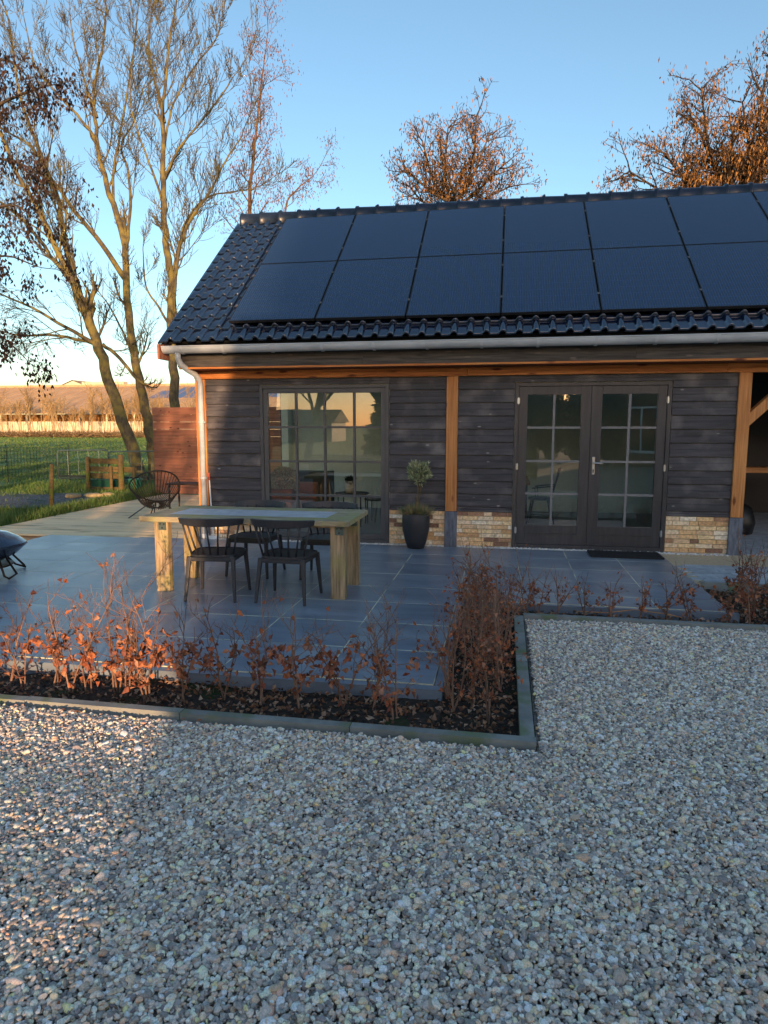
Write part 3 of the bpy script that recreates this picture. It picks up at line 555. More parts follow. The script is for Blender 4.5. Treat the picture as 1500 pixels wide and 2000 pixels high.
# unseen rear slope, openings added to let daylight into the room
rb = MB(); E1 = Vector((0, 2.36 * 2 - E0.y, E0.z)); V1 = Vector((0, -cp, sp_))
def rear(u0, u1, v0, v1):
    q = [E1 + V1 * v + Vector((u, 0, 0)) for u, v in ((u0, v0), (u1, v0), (u1, v1), (u0, v1))]; nn = Vector((0, sp_, cp)) * .05
    rb.add([tuple(p - nn) for p in q] + [tuple(p) for p in q], [(0, 3, 2, 1), (4, 5, 6, 7), (0, 1, 5, 4), (1, 2, 6, 5), (2, 3, 7, 6), (3, 0, 4, 7)])
rear(-4.66, 9.1, 0, .55); rear(-4.66, 9.1, 3.45, slopeL - .02); rear(-4.66, -4.3, .55, 3.45); rear(-1.1, -.5, .55, 3.45); rear(3.0, 9.1, .55, 3.45)
rb.build('rear_roof', M['tile'], H)
# eave tiles
TW, TL = .2045, slopeL / 13.0
def tile_mesh():
    nu = 16; prof = []
    for i in range(nu + 1):
        t = i / nu
        if t < .56: h = .004 + .006 * (t / .56 - .5) ** 2
        else: h = .006 + .050 * max(0, math.sin((t - .56) / .44 * PI)) ** .62
        prof.append((t * (TW + .014), h))
    vs = []; L = TL + .045
    for v, dz in ((0, .030), (.006, .036), (L, .0)):
        for (x, h) in prof: vs.append((x, v, h + dz))
    n1 = nu + 1
    for (x, h) in prof: vs.append((x, 0.0, h + .030 - .024))
    for (x, h) in prof: vs.append((x, .06, h + .0))
    fs = []
    for s in range(2):
        for i in range(nu): fs.append((s * n1 + i, s * n1 + i + 1, (s + 1) * n1 + i + 1, (s + 1) * n1 + i))
    for i in range(nu): fs.append((3 * n1 + i, 3 * n1 + i + 1, i + 1, i)); fs.append((4 * n1 + i, 4 * n1 + i + 1, 3 * n1 + i + 1, 3 * n1 + i))
    # left side cheek
    fs.append((0, n1, 2 * n1, 4 * n1, 3 * n1))
    me = MB().add(vs, fs).mesh('roof_tile', M['tile'], True)
    return me
TM = tile_mesh(); troot = roof
X0 = -4.72
def put_tile(c, r_):
    p = RP(X0 + c * TW, r_ * TL - .02, -.01)
    link('roof_tile', TM, roof, p, (PT + rng.normal(0, .004), rng.normal(0, .006), 0))
for r_ in range(13):
    for c in range(0, 42):
        full = (c <= 5) or r_ in (0, 1, 12)
        if full: put_tile(c, r_)
rest = MB(); L = slopeL
# rows hidden below the panels: plain rolls joined into one part
for c in range(6, 42):
    u = X0 + c * TW + .16; rest.tube([RP(u, TL * 2, .012), RP(u, TL * 12, .012)], .03, 6)
rest.build('covered_tiles', M['tile'], roof, kind='stuff')
for c in range(42, 66):
    u = X0 + c * TW + .16; MB()
# verge tile edge at the left gable
MB().beam(RP(-4.735, -.02, -.03), RP(-4.735, slopeL, -.03), .02, .07, N_).build('verge_edge', M['tile'], H)
MB().beam(RP(-4.72, .0, -.13), RP(-4.72, slopeL, -.13), .03, .13, N_).build('bargeboard', M['screen'], H)
MB().span((-4.745, -.66, 2.60), (-4.715, -.37, 2.80)).build('bargeboard_end', M['screen'], H, bevel=.004, label='red-brown wooden box end under the gutter')
# ridge tiles
def ridge_mesh():
    vs = []; k = 9; st = [(0, .118), (.03, .118), (.05, .105), (.36, .098), (.365, .122), (.395, .122)]
    for x, r in st:
        for j in range(k + 1):
            a = -.55 + (PI + 1.1) * j / k; vs.append((x, -math.cos(a) * r * 1.08, math.sin(a) * r * 1.30))
    n1 = k + 1; fs = [(s * n1 + i, (s + 1) * n1 + i, (s + 1) * n1 + i + 1, s * n1 + i + 1) for s in range(len(st) - 1) for i in range(k)]
    fs += [tuple(range(n1)), tuple((len(st) - 1) * n1 + i for i in range(n1))[::-1]]
    return MB().add(vs, fs).mesh('ridge_tile', M['ridge'], True)
RM = ridge_mesh(); x = -4.66
while x < 8.8: link('ridge_tile', RM, roof, (x, 2.36, 5.262 + rng.normal(0, .002)), (0, rng.normal(0, .004), 0)); x += .345
# solar panels: 2 rows x 11 columns on rails
PW_, PH_ = 1.2297, 1.669; px0 = -3.771
def PP(u, v, n=0): return Vector((u, 0, 0)) + panelP + Vv * v + N_ * n
def panel_mesh():
    w_, h_ = PW_ - .015, PH_ - .010
    return w_, h_
w_, h_ = panel_mesh()
PMESH = MB().box((w_ / 2, h_ / 2, -.002), (w_ - .024, h_ - .024, .004)).mesh('solar_cells', M['solar'])
fm = MB(); fr = .012
fm.span((0, 0, -.035), (w_, fr, .0015)).span((0, h_ - fr, -.035), (w_, h_, .0015)).span((0, fr, -.035), (fr, h_ - fr, .0015)).span((w_ - fr, fr, -.035), (w_, h_ - fr, .0015)).span((.012, .012, -.034), (w_ - .012, h_ - .012, -.02))
FMESH = fm.mesh('solar_frame', M['black'])
CMESH = MB().box((0, 0, -.001), (.034, .045, .012)).mesh('clamp', M['frame'])
for c in range(8):
    for r_ in range(2):
        u = px0 + c * PW_ + .0075; v = r_ * PH_ + .004
        p = link('solar_panel', FMESH, H, PP(u, v), (PT, 0, 0)); link('solar_cells', PMESH, p)
        for q in (.25, .78): link('clamp', CMESH, p, (-.0075, h_ * q, .001))
rl = MB()
for v in (.35, 1.3, 2.05, 2.95): rl.beam(PP(px0 - .02, v, -.055), PP(px0 + 8 * PW_, v, -.055), .035, .035, N_)
rl.build('mounting_rail', M['black'], H)
# gutter, brackets, downpipe
def half_tube(y, z, r, x0, x1, k=10, th=.004):
    m = MB(); vs = []
    for x in (x0, x1):
        for rr in (r, r - th):
            for j in range(k + 1):
                a = PI + PI * j / k; vs.append((x, y + math.cos(a) * rr, z + math.sin(a) * rr))
    n1 = k + 1; f = []
    for i in range(k): f.append((i, i + 1, 2 * n1 + i + 1, 2 * n1 + i)); f.append((n1 + i, 3 * n1 + i, 3 * n1 + i + 1, n1 + i + 1)); f.append((i, n1 + i, n1 + i + 1, i + 1)); f.append((2 * n1 + i, 2 * n1 + i + 1, 3 * n1 + i + 1, 3 * n1 + i))
    m.add(vs, f); return m
GY, GZ, GR = -.545, 2.765, .088
g = half_tube(GY, GZ, GR, -4.70, 9.2); g.tube([(-4.70, GY - GR, GZ + .004), (9.2, GY - GR, GZ + .004)], .009, 8)
vs = [(-4.70, GY, GZ)] + [(-4.70, GY + math.cos(PI + PI * j / 10) * GR, GZ + math.sin(PI + PI * j / 10) * GR) for j in range(11)]
g.add(vs, [(0, j + 1, j + 2) for j in range(10)])
gut = g.build('gutter', M['zinc'], H, smooth=False)
bx = -4.43
while bx < 9:
    b = half_tube(GY, GZ, GR + .010, bx, bx + .035); b.build('gutter_bracket', M['zinc'], gut); bx += .70 if bx > -4.4 else .60
dp = MB(); dp.tube([(-4.50, -.545, 2.70), (-4.50, -.545, 2.62), (-4.49, -.50, 2.545), (-4.455, -.36, 2.475), (-4.41, -.22, 2.42), (-4.395, -.125, 2.35), (-4.39, -.105, 2.27), (-4.39, -.105, -.02)], .041, 14)
dpo = dp.build('downpipe', M['zinc'], H, smooth=True)
for z in (1.72, .9, .42): MB().lathe([(.045, 0), (.048, .004), (.048, .03), (.045, .034)], 14, (-4.39, -.105, z)).box((-4.35, -.09, z + .015), (.03, .02, .02)).build('pipe_clip', M['zinc'], dpo)
MB().lathe([(.05, 0), (.052, .05), (.05, .055)], 14, (-4.39, -.105, .02)).build('pipe_collar', M['zinc'], dpo)
# window
wx0, wx1, wz0, wz1 = -3.517, -1.608, .0, 2.262
def frame_rect(x0, x1, z0, z1, wl, wr, wb, wt, y0, y1):
    return MB().span((x0, y0, z0), (x0 + wl, y1, z1)).span((x1 - wr, y0, z0), (x1, y1, z1)).span((x0 + wl, y0, z0), (x1 - wr, y1, z0 + wb)).span((x0 + wl, y0, z1 - wt), (x1 - wr, y1, z1))
win = frame_rect(wx0, wx1, wz0, wz1, .05, .05, .05, .045, -.035, .09).build('window', M['frame'], H, bevel=.003)
sash = frame_rect(wx0 + .053, wx1 - .053, wz0 + .053, wz1 - .048, .062, .062, .075, .062, -.018, .06).build('sash', M['frame'], win, bevel=.003)
gx0, gx1, gz0, gz1 = wx0 + .115, wx1 - .115, wz0 + .128, wz1 - .11
cols = [gx0, -2.975, -2.55, -2.115, gx1]; rows = [gz0, .675, 1.17, 1.665, gz1]
for x in cols[1:-1]: MB().span((x - .0145, -.012, gz0), (x + .0145, .045, gz1)).build('muntin', M['frame'], win)
for i in range(4):
    for z in rows[1:-1]: MB().span((cols[i] + .0145 * (i > 0) + .0005, -.011, z - .0145), (cols[i + 1] - .0145 * (i < 3) - .0005, .044, z + .0145)).build('muntin', M['frame'], win)
    for j in range(4):
        p = piece('pane', 'glass', (cols[i], .020 , rows[j]), (cols[i + 1], .0205, rows[j + 1]), win)
def window_pane_fix(o): pass
# double door
dx0, dx1, dz0, dz1 = .131, 2.134, .0, 2.257
door_frame = frame_rect(dx0, dx1, dz0, dz1, .05, .05, .055, .045, -.035, .09).build('door_frame', M['doorpaint'], H, bevel=.003)
def leaf(x0, x1, pl, pr):
    z0, z1 = dz0 + .058, dz1 - .048
    d = MB().span((x0, -.02, z0), (pl, .04, z1)).span((pr, -.02, z0), (x1, .04, z1)).span((pl, -.02, z0), (pr, .04, .325)).span((pl, -.02, 2.10), (pr, .04, z1)).build('door', M['doorpaint'], H, bevel=.003)
    MB().span((pl - .0, -.030, .205), (pr + .0, -.0205, .222)).build('drip_rail', M['doorpaint'], d)
    xm = (pl + pr) / 2; zs = [.325, .76, 1.205, 1.66, 2.10]
    MB().span((xm - .0145, -.016, .325), (xm + .0145, .03, 2.10)).build('muntin', M['muntin'], d)
    for (a, b) in ((pl, xm - .015), (xm + .015, pr)):
        for z in zs[1:-1]: MB().span((a, -.015, z - .0145), (b, .029, z + .0145)).build('muntin', M['muntin'], d)
        for j in range(4): piece('pane', 'glass', (a, .008, zs[j]), (b, .0085, zs[j + 1]), d)
    return d
dl = leaf(dx0 + .053, 1.128, .30, 1.0); dr = leaf(1.132, dx1 - .053, 1.27, 1.97)
hd = MB().box((1.185, -.026, 1.15), (.036, .012, .24)).build('handle_plate', M['steel'], dr, bevel=.008)
MB().tube([(1.185, -.03, 1.19), (1.185, -.075, 1.19)], .010, 10).tube([(1.185, -.075, 1.19), (1.30, -.072, 1.187)], .010, 10).build('handle', M['steel'], dr, smooth=True)
MB().box((1.185, -.035, 1.08), (.014, .012, .045)).build('keyhole', M['black'], dr)
for d, x in ((dl, dx0 + .046), (dr, dx1 - .046)):
    for z in (.25, 1.13, 2.02): MB().tube([(x, -.038, z - .045), (x, -.038, z + .045)], .010, 8).box((x, -.034, z), (.03, .006, .07)).build('hinge', M['steel'], d)

# ------------------------------------------------------------------ inside the house
t = thing('sofa', 'brown leather sofa seen through the window, pale fur cushion on it', 'sofa', (-3.75, 1.35, .02))
MB().box((0, 0, .22), (.95, 1.5, .36)).build('seat', M['leather'], t, bevel=.05); MB().box((-.4, 0, .52), (.22, 1.5, .6)).build('backrest', M['leather'], t, bevel=.08)
for s in (-1, 1): MB().tube([(-.45, s * .68, .56), (.5, s * .68, .56)], .12, 14).box((.02, s * .68, .3), (.92, .17, .46)).build('armrest', M['leather'], t, bevel=.02)
A = rng.normal(size=(2600, 3)); A /= np.linalg.norm(A, axis=1, keepdims=True); Dn = A.copy(); A = A * np.array([.2, .1, .2])
tag(link('cushion', leaves_mesh('cushion', A, Dn + rng.normal(0, .5, A.shape), .05, .012, M['fur']), None, (-3.42, .72, .82), (.2, 0, .2)), 'shaggy cream cushion on the leather sofa behind the window', 'cushion')
t = thing('cabinet', 'low black cabinet standing behind the leather sofa', 'cabinet', (-3.62, 2.7, .02))
MB().box((0, 0, .42), (.9, .45, .8)).build('case', M['black'], t, bevel=.01); MB().box((-.22, -.23, .42), (.42, .01, .7)).build('cabinet_door', M['black'], t); MB().box((.22, -.23, .42), (.42, .01, .7)).build('cabinet_door', M['black'], t)
def round_table(loc, r, h, label):
    t = thing('side_table', label, 'side table', loc)
    MB().lathe([(r * .97, h - .02), (r, h - .015), (r, h), (r - .01, h), (r - .012, h - .012), (0.001, h - .012)], 28).build('tabletop', M['black'], t)
    for k in range(4): a = PI / 4 + k * PI / 2; MB().tube([(r * .93 * math.cos(a), r * .93 * math.sin(a), h - .02), (r * .93 * math.cos(a), r * .93 * math.sin(a), 0)], .010, 6).build('leg', M['black'], t)
round_table((-2.5, 1.5, .02), .29, .55, 'round black tray table holding the banded plant pot indoors')
round_table((-2.1, 1.9, .02), .27, .42, 'lower round black tray table right of the plant pot table')
t = thing('potted_plant', 'small green plant in banded ceramic pot on round indoor table', 'plant', (-2.53, 1.5, .57))
MB().lathe([(.07, 0), (.088, .03), (.09, .2), (.08, .2), (.078, .18), (.001, .18)], 20).build('pot', M['potband'], t, smooth=True)
A = rng.normal(0, .03, (260, 3)); A[:, 2] = .19 + abs(A[:, 2]) * .8; D = A * np.array([1, 1, 0]) * 12 + rng.normal(0, .4, A.shape) + np.array([0, 0, .9])
link('foliage', leaves_mesh('foliage', A, D, .06, .02, M['conifer']), t)
def spindle_chair(loc, rz, label):
    t = thing('dining_chair', label, 'chair', loc, rz)
    MB().lathe([(.001, .44), (.2, .44), (.215, .455), (.2, .475), (.001, .465)], 20).build('seat', M['black'], t, smooth=True)
    for sx in (-1, 1):
        for sy in (-1, 1): MB().tube([(sx * .13, sy * .13, .45), (sx * .21, sy * .21, 0)], [.017, .012], 8).build('leg', M['black'], t)
    MB().tube([(-.16, .19, .2), (.16, .19, .2)], .009, 6).tube([(-.16, -.19, .2), (.16, -.19, .2)], .009, 6).build('stretcher', M['black'], t)
    for k in range(6): u = (k - 2.5) / 2.5; MB().tube([(.17, u * .15, .46), (.28, u * .19, .9)], .007, 6).build('spindle', M['black'], t)
    MB().box((.285, 0, .93), (.02, .44, .09), (0, .24, 0)).build('back_rail', M['black'], t, bevel=.006)
    for s in (-1, 1): MB().tube([(.22, s * .19, .68), (0, s * .22, .66), (-.12, s * .2, .64)], .011, 6).tube([(-.08, s * .2, .64), (-.06, s * .16, .46)], .008, 6).build('armrest', M['black'], t)
spindle_chair((.62, 2.05, .02), -.15, 'black wooden spindle armchair behind the left glass door')
t = thing('dining_table', 'wooden dining table partly seen behind the left glass door', 'table', (-.05, 2.3, .02))
MB().box((0, 0, .74), (.95, 1.5, .04)).build('tabletop', M['rawwood'], t, bevel=.004)
for sx in (-1, 1):
    for sy in (-1, 1): MB().box((sx * .4, sy * .65, .36), (.07, .07, .72)).build('leg', M['black'], t)
# carport contents
t = thing('workbench', 'pale plank bench at the back of the dark carport', 'bench', (4.6, 3.2, 0))
MB().box((0, 0, .93), (1.6, .4, .09)).build('tabletop', M['rawwood'], t); MB().box((-.6, 0, .44), (.08, .35, .88)).build('leg', M['black'], t); MB().box((.6, 0, .44), (.08, .35, .88)).build('leg', M['black'], t)
tag(MB().beam((3.75, 2.2, .02), (3.25, 2.5, 1.75), .025, .025).build('stick', M['rawwood']), 'thin wooden stick leaning in the dark carport', 'stick')
b_ = MB(); b_.lathe([(.001, 0), (.22, .02), (.26, .2), (.2, .42), (.06, .5), (.001, .5)], 12)
tag(b_.build('sack', M['black'], None, (3.62, 1.8, 0), smooth=True), 'dark bulging sack on the carport floor', 'sack')

# ------------------------------------------------------------------ terrace furniture
TH = .78
tb = thing('garden_table', 'weathered wooden garden table with grey stone top and greenish algae', 'table', (-2.52, -2.78, 0))
tx0, tx1, ty0, ty1 = -1.08, 1.08, -.47, .47
def plankp(pts, name='tabletop_plank'):
    n = len(pts); vs = [(x, y, TH - .052) for x, y in pts] + [(x, y, TH) for x, y in pts]
    MB().add(vs, [tuple(range(n))[::-1], tuple(range(n, 2 * n))] + [(i, (i + 1) % n, n + (i + 1) % n, n + i) for i in range(n)]).build(name, M['table'], tb, bevel=.003)
ix0, ix1, iy0, iy1 = -.88, .80, -.24, .24
plankp([(tx0, ty0), (tx1, ty0), (ix1, iy0), (ix0, iy0)]); plankp([(ix0, iy1), (ix1, iy1), (tx1, ty1), (tx0, ty1)])
plankp([(tx0, ty0 + .002), (ix0 - .002, iy0), (ix0 - .002, iy1), (tx0, ty1 - .002)]); plankp([(tx1, ty0 + .002), (tx1, ty1 - .002), (ix1 + .002, iy1), (ix1 + .002, iy0)])
MB().span((ix0 + .001, iy0 + .001, TH - .04), (ix1 - .001, iy1 - .001, TH - .002)).build('stone_slab', M['stone_inset'], tb)
for (x, y) in ((-.885, -.36), (-.885, .25), (.955, -.36), (.955, .25)):
    lg = MB().span((x - .073, y - .045, 0), (x + .073, y + .045, TH - .054)).build('leg', M['tableleg'], tb, bevel=.006)
    MB().box((x + .02, y - .049, TH - .10), (.085, .005, .085)).build('steel_plate', M['galv'], lg)
    for bx_, bz_ in ((0, .02), (.04, .02), (.02, -.02)): MB().lathe([(.008, 0), (.008, .006)], 8).build('bolt', M['black'], lg).matrix_local = Matrix.Translation((x + bx_, y - .0515, TH - .10 + bz_)) @ Matrix.Rotation(PI / 2, 4, 'X')
    MB().box((x, y + .10, .36), (.13, .1, .70)).build('leg_block', M['tableleg'], tb, bevel=.004) if y < 0 and x > 0 and False else None
MB().span((-.86, -.05, TH - .13), (.9, .05, TH - .054)).build('stretcher_rail', M['tableleg'], tb)
def plastic_chair(loc, rz, label, first=None):
    if first: return copy_thing(first, loc, rz, label)
    t = thing('garden_chair', label, 'chair', loc, rz, 'anthracite chairs round the garden table')
    # faces +y (towards the table); back at -y
    seat = []
    for (z, s) in ((.425, .94), (.43, 1), (.452, 1), (.456, .96)):
        for k in range(24):
            a = 2 * PI * k / 24; ca, sa = math.cos(a), math.sin(a)
            x = .245 * math.copysign(abs(ca) ** .5, ca) * s; y = .225 * math.copysign(abs(sa) ** .5, sa) * s
            seat.append((x * (1 + .08 * (y / .225)), y, z - (.012 if z > .45 and s < 1 else 0)))
    f = [(i * 24 + j, i * 24 + (j + 1) % 24, (i + 1) * 24 + (j + 1) % 24, (i + 1) * 24 + j) for i in range(3) for j in range(24)] + [tuple(range(24))[::-1], tuple(72 + j for j in range(24))]
    MB().add(seat, f).build('seat', M['chair'], t)
    MB().box((0, -.2, .405), (.42, .025, .04)).box((0, .19, .405), (.44, .025, .04)).box((-.215, 0, .405), (.025, .38, .04)).box((.215, 0, .405), (.025, .38, .04)).build('seat_frame', M['chair'], t, bevel=.005)
    for sx in (-1, 1):
        MB().beam((sx * .215, -.195, .43), (sx * .245, -.265, 0), .042, .036, (0, 1, 0), .026, .024).build('leg', M['chair'], t, bevel=.006)
        MB().beam((sx * .225, .19, .43), (sx * .25, .235, 0), .042, .04, (0, 1, 0), .026, .024).build('leg', M['chair'], t, bevel=.006)
    # curved top rail
    n = 18; vs = []
    for i in range(n + 1):
        u = i / n * 2 - 1; a = u * 1.12; x = .30 * math.sin(a) / math.sin(1.12) ; y = -.30 + .20 * (1 - math.cos(a)) / (1 - math.cos(1.12)) * .75
        zt = .812 - .012 * u * u; hh = .078 - .022 * u * u; d = Vector((math.sin(a), -math.cos(a) * 1.0, 0))
        for (o1, z) in ((.0, zt - hh), (.016, zt - hh + .006), (.03, zt), (.008, zt + .004), (-.006, zt - hh + .01)):
            vs.append((x + d.x * o1, y + d.y * o1, z))
    f = [(i * 5 + j, i * 5 + (j + 1) % 5, (i + 1) * 5 + (j + 1) % 5, (i + 1) * 5 + j) for i in range(n) for j in range(5)] + [(0, 1, 2, 3, 4), tuple(n * 5 + j for j in range(5))[::-1]]
    MB().add(vs, f).build('backrest', M['chair'], t)
    for k in range(7):
        u = (k - 3) / 3; a = u * 1.0; x = .30 * math.sin(a) / math.sin(1.12); y = -.30 + .15 * (1 - math.cos(a)) / (1 - math.cos(1.12))
        xb = u * .205; yb = -.20 + .05 * u * u
        MB().tube([(xb, yb, .44), ((x + xb) / 2, (y + yb) / 2 - .006, .6), (x, y, .76)], [.011, .009, .010], 8).build('spindle', M['chair'], t, smooth=True)
    return t
c1 = plastic_chair((-2.78, -3.23, 0), .10, 'spindle-backed anthracite chair at the near side of the table, left one with sunlit spindles')
plastic_chair((-2.05, -3.20, 0), -.04, 'spindle-backed anthracite chair at the near side of the table, right one near the weathered legs', c1)
plastic_chair((-2.78, -2.22, 0), PI - .08, 'anthracite chair on the house side of the table, left one showing above the tabletop', c1)
plastic_chair((-1.94, -2.20, 0), PI + .05, 'anthracite chair on the house side of the table, right one before the big window', c1)
# black pot with olive standard
t = thing('potted_olive_tree', 'little olive tree and grass tuft in tall black pot by the window', 'potted plant', (-1.18, -.29, 0))
MB().lathe([(.10, 0), (.115, .004), (.15, .10), (.182, .25), (.192, .38), (.188, .48), (.183, .492), (.172, .492), (.17, .46), (.001, .45)], 32).build('pot', M['pot'], t, smooth=True)
n = 1500; A = np.stack([rng.normal(0, .07, n), rng.normal(0, .06, n), np.full(n, .46)], 1); A[:, :2] = np.clip(A[:, :2], -.15, .15)
D = np.stack([A[:, 0] * 7 + rng.normal(0, .35, n), A[:, 1] * 7 + rng.normal(0, .35, n), rng.uniform(.25, 1.3, n)], 1)
link('grass_tuft', leaves_mesh('grass_tuft', A, D, rng.uniform(.10, .20, n), .006, M['tuft'], .2), t)
MB().tube([(.01, 0, .45), (.005, 0, .6), (.02, 0, .75), (.03, 0, .92)], [.011, .010, .009, .008], 8).tube([(.03, 0, .45), (.035, .01, .65), (.06, .01, .8), (.065, .01, .93)], .007, 8).build('stem', M['fencewood'], t, smooth=True)
pts = []; n = 1500; A = rng.normal(size=(n, 3)); A /= np.linalg.norm(A, axis=1, keepdims=True); rr = rng.uniform(.3, 1, (n, 1)) ** .6
lump = 1 + .22 * np.sin(A[:, :1] * 5 + 1) * np.sin(A[:, 2:] * 6)
A = A * rr * lump * np.array([.155, .14, .15]) + np.array([.04, 0, 1.045]); D = A - np.array([.04, 0, .93]); D = D * 6 + rng.normal(0, .4, A.shape)
link('crown', leaves_mesh('crown', A, D, rng.uniform(.035, .06, n), .012, M['olive'], .2), t)
paths = []
for k in range(26):
    e = A[rng.integers(n)]; paths.append(([(.04, 0, .9), tuple((np.array([.04, 0, .93]) + e) / 2), tuple(e)], [.006, .004, .002], 4))
link('crown_twigs', paths_mesh('crown_twigs', paths, M['bark_dark']), t)
# door mat
t = thing('door_mat', 'black rubber door mat before the right door leaf', 'mat', (1.58, -.36, .004))
MB().box((0, 0, .006), (.90, .42, .012)).build('mat_base', M['rubber'], t, bevel=.003)
MB().span((-.45, -.21, .012), (.45, -.19, .018)).span((-.45, .19, .012), (.45, .21, .018)).span((-.45, -.19, .012), (-.43, .19, .018)).span((.43, -.19, .012), (.45, .19, .018)).build('mat_rim', M['rubber'], t)
# shell-shaped cord chair
t = thing('cord_lounge_chair', 'round black cord lounge chair on the deck', 'chair', (-6.45, 2.15, 0))
ctr = Vector((0, 0, .56)); tl = Euler((math.radians(-38), math.radians(-24), 0)).to_matrix()
rim = [ctr + tl @ Vector((.45 * math.cos(a), .45 * math.sin(a), .035 * math.cos(2 * a))) for a in [2 * PI * k / 40 for k in range(41)]]
MB().tube(rim, .014, 8, False).build('rim', M['blackrattan'], t, smooth=True)
hub = Vector((.03, -.04, .21)) ; hb = [hub + tl @ Vector((.085 * math.cos(a), .085 * math.sin(a), 0)) for a in [2 * PI * k / 40 for k in range(41)]]
MB().tube(hb, .012, 8, False).build('hub_ring', M['blackrattan'], t, smooth=True)
cm = MB()
for k in range(40):
    a, b = rim[k], hb[k]; m = (a + b) / 2 + (tl @ Vector((0, 0, -1))) * .06 + (b - ctr) * .12; cm.tube([a, m, b], .0075, 5)
cm.build('cords', M['blackrattan'], t, kind='stuff')
for e in ((-.32, -.42, 0), (.12, -.46, 0), (.30, .35, 0), (-.25, .38, 0)): MB().tube([hub + Vector((e[0] * .3, e[1] * .3, .02)), e], .011, 6).build('leg', M['black'], t)
# small turned-leg table
t = thing('occasional_table', 'small dark table with turned legs behind the cord chair', 'table', (-6.25, 3.15, 0))
MB().box((0, 0, .53), (.80, .5, .035)).build('tabletop', M['rust'], t, bevel=.008)
for sx in (-1, 1):
    for sy in (-1, 1): MB().lathe([(.014, 0), (.02, .04), (.014, .08), (.024, .22), (.014, .32), (.022, .36), (.022, .51)], 10, (sx * .34, sy * .2, 0)).build('leg', M['blackrattan'], t, smooth=True)
tag(MB().box((0, 0, .03), (.36, .22, .05), (.05, 0, .3)).build('doormat_folded', M['black'], None, (-5.95, 2.3, 0), bevel=.01), 'dark low block lying under the cord chair on the deck', 'block').name = 'foot_block'
# broom by the pipe
t = thing('broom', 'white broom handle with red tip leaning beside the downpipe', 'broom', (-4.27, -.06, 0))
MB().tube([(0, -.03, .02), (-.05, .0, .88)], .011, 8).build('handle', M['white'], t); MB().tube([(-.05, .0, .88), (-.056, .004, .99)], .013, 8).build('grip', M['red'], t); MB().box((0, -.03, .02), (.16, .05, .05)).build('brush', M['white'], t)
# kettle fire bowl with lid
t = thing('fire_bowl', 'blue-grey lidded fire bowl on bent steel legs at the patio corner', 'fire pit', (-5.78, -2.85, 0))
MB().lathe([(.06, .14), (.2, .17), (.34, .24), (.44, .335), (.455, .345), (.455, .355), (.42, .35), (.2, .2), (.001, .17)], 40).build('bowl', M['blue_enamel'], t, smooth=True)
MB().lathe([(.45, .358), (.44, .368), (.36, .43), (.24, .49), (.12, .515), (.001, .52)], 40).build('lid', M['blue_enamel'], t, smooth=True)
MB().tube([(.16, -.06, .50), (.17, -.07, .56), (.24, -.09, .555), (.27, -.10, .485)], .011, 8).build('handle', M['rust'], t, smooth=True)
for a in (-.35, 1.2, 2.8, 4.4):
    c, s_ = math.cos(a), math.sin(a); MB().tube([(.30 * c, .30 * s_, .22), (.44 * c + .03 * s_, .44 * s_ - .03 * c, .04), (.47 * c, .47 * s_, .012), (.42 * c - .12 * s_, .42 * s_ + .12 * c, .04), (.27 * c - .1 * s_, .27 * s_ + .1 * c, .21)], .012, 8).build('leg', M['rust'], t, smooth=True)
MB().lathe([(.001, .10), (.28, .10), (.30, .115), (.30, .125), (.001, .115)], 30).build('ash_tray', M['rust'], t)

# ------------------------------------------------------------------ screen, fences, meadow things
t = thing('wooden_screen', 'red-brown plank privacy screen between deck and trees', 'screen', (-8.5, 5.9, 0))
z = 0.02; k = 0
while z < 2.13:
    piece('plank', 'screen', (-.03, -.012 - (.004 if k % 2 else 0), z), (4.0, .015, z + .171), t); z += .1765; k += 1
for x in (.05, 2.0, 3.8): MB().span((x, .016, -.1), (x + .07, .09, 2.12)).build('post', M['screen'], t)
def rpost(x, y, h, r, label, lean=0.0, mat='fencewood'):
    tag(MB().tube([(0, 0, -.12), (lean * .5, 0, h * .5), (lean, 0, h)], [r, r * .97, r * .9], 10).build('fence_post', M[mat], None, (x, y, 0), smooth=True), label, 'post')
rpost(-9.3, 3.0, .90, .048, 'single round wooden post on the grass near the deck', .08)
t = thing('wooden_pen', 'low pen of old wooden rails by the meadow', 'fence', (-11.1, 7.0, 0))
for x, h, r in ((0, .86, .06), (.98, .92, .075), (.68, .62, .04), (1.35, .6, .035)): MB().tube([(x, -.05, -.2), (x + .01, -.05, h)], r, 10).build('post', M['fencewood'], t, smooth=True)
for z, x1 in ((.74, 1.0), (.52, 1.4), (.34, 1.0)): MB().box((x1 / 2, .03, z), (x1, .03, .14), (0, 0.01, 0)).build('rail', M['fencewood'], t)
MB().box((.45, .1, -.02), (1.0, .03, .1)).build('rail', M['fencewood'], t)
t = thing('feed_trough', 'dark green plastic feed trough inside the wooden pen', 'trough', (-10.85, 7.35, -.05))
tr = MB(); a = [(-.36, -.18), (.36, -.18), (.36, .18), (-.36, .18)]
vs = [(x * .85, y * .8, 0) for x, y in a] + [(x, y, .26) for x, y in a] + [(x * .92, y * .88, .26) for x, y in a] + [(x * .8, y * .75, .02) for x, y in a]
tr.add(vs, [(3, 2, 1, 0)] + [(i + o, (i + 1) % 4 + o, (i + 1) % 4 + o + 4, i + o + 4) for o in (0, 4) for i in range(4)] + [(8 + i, 8 + (i + 1) % 4, 12 + (i + 1) % 4, 12 + i) for i in range(4)] + [(12, 13, 14, 15)])
tr.build('basin', M['green_plastic'], t); MB().span((-.38, -.2, .25), (.38, -.17, .28)).span((-.38, .17, .25), (.38, .2, .28)).build('rim', M['green_plastic'], t)
t = thing('feed_bucket', 'round green bucket beside the feed trough in the pen', 'bucket', (-10.1, 7.6, -.05))
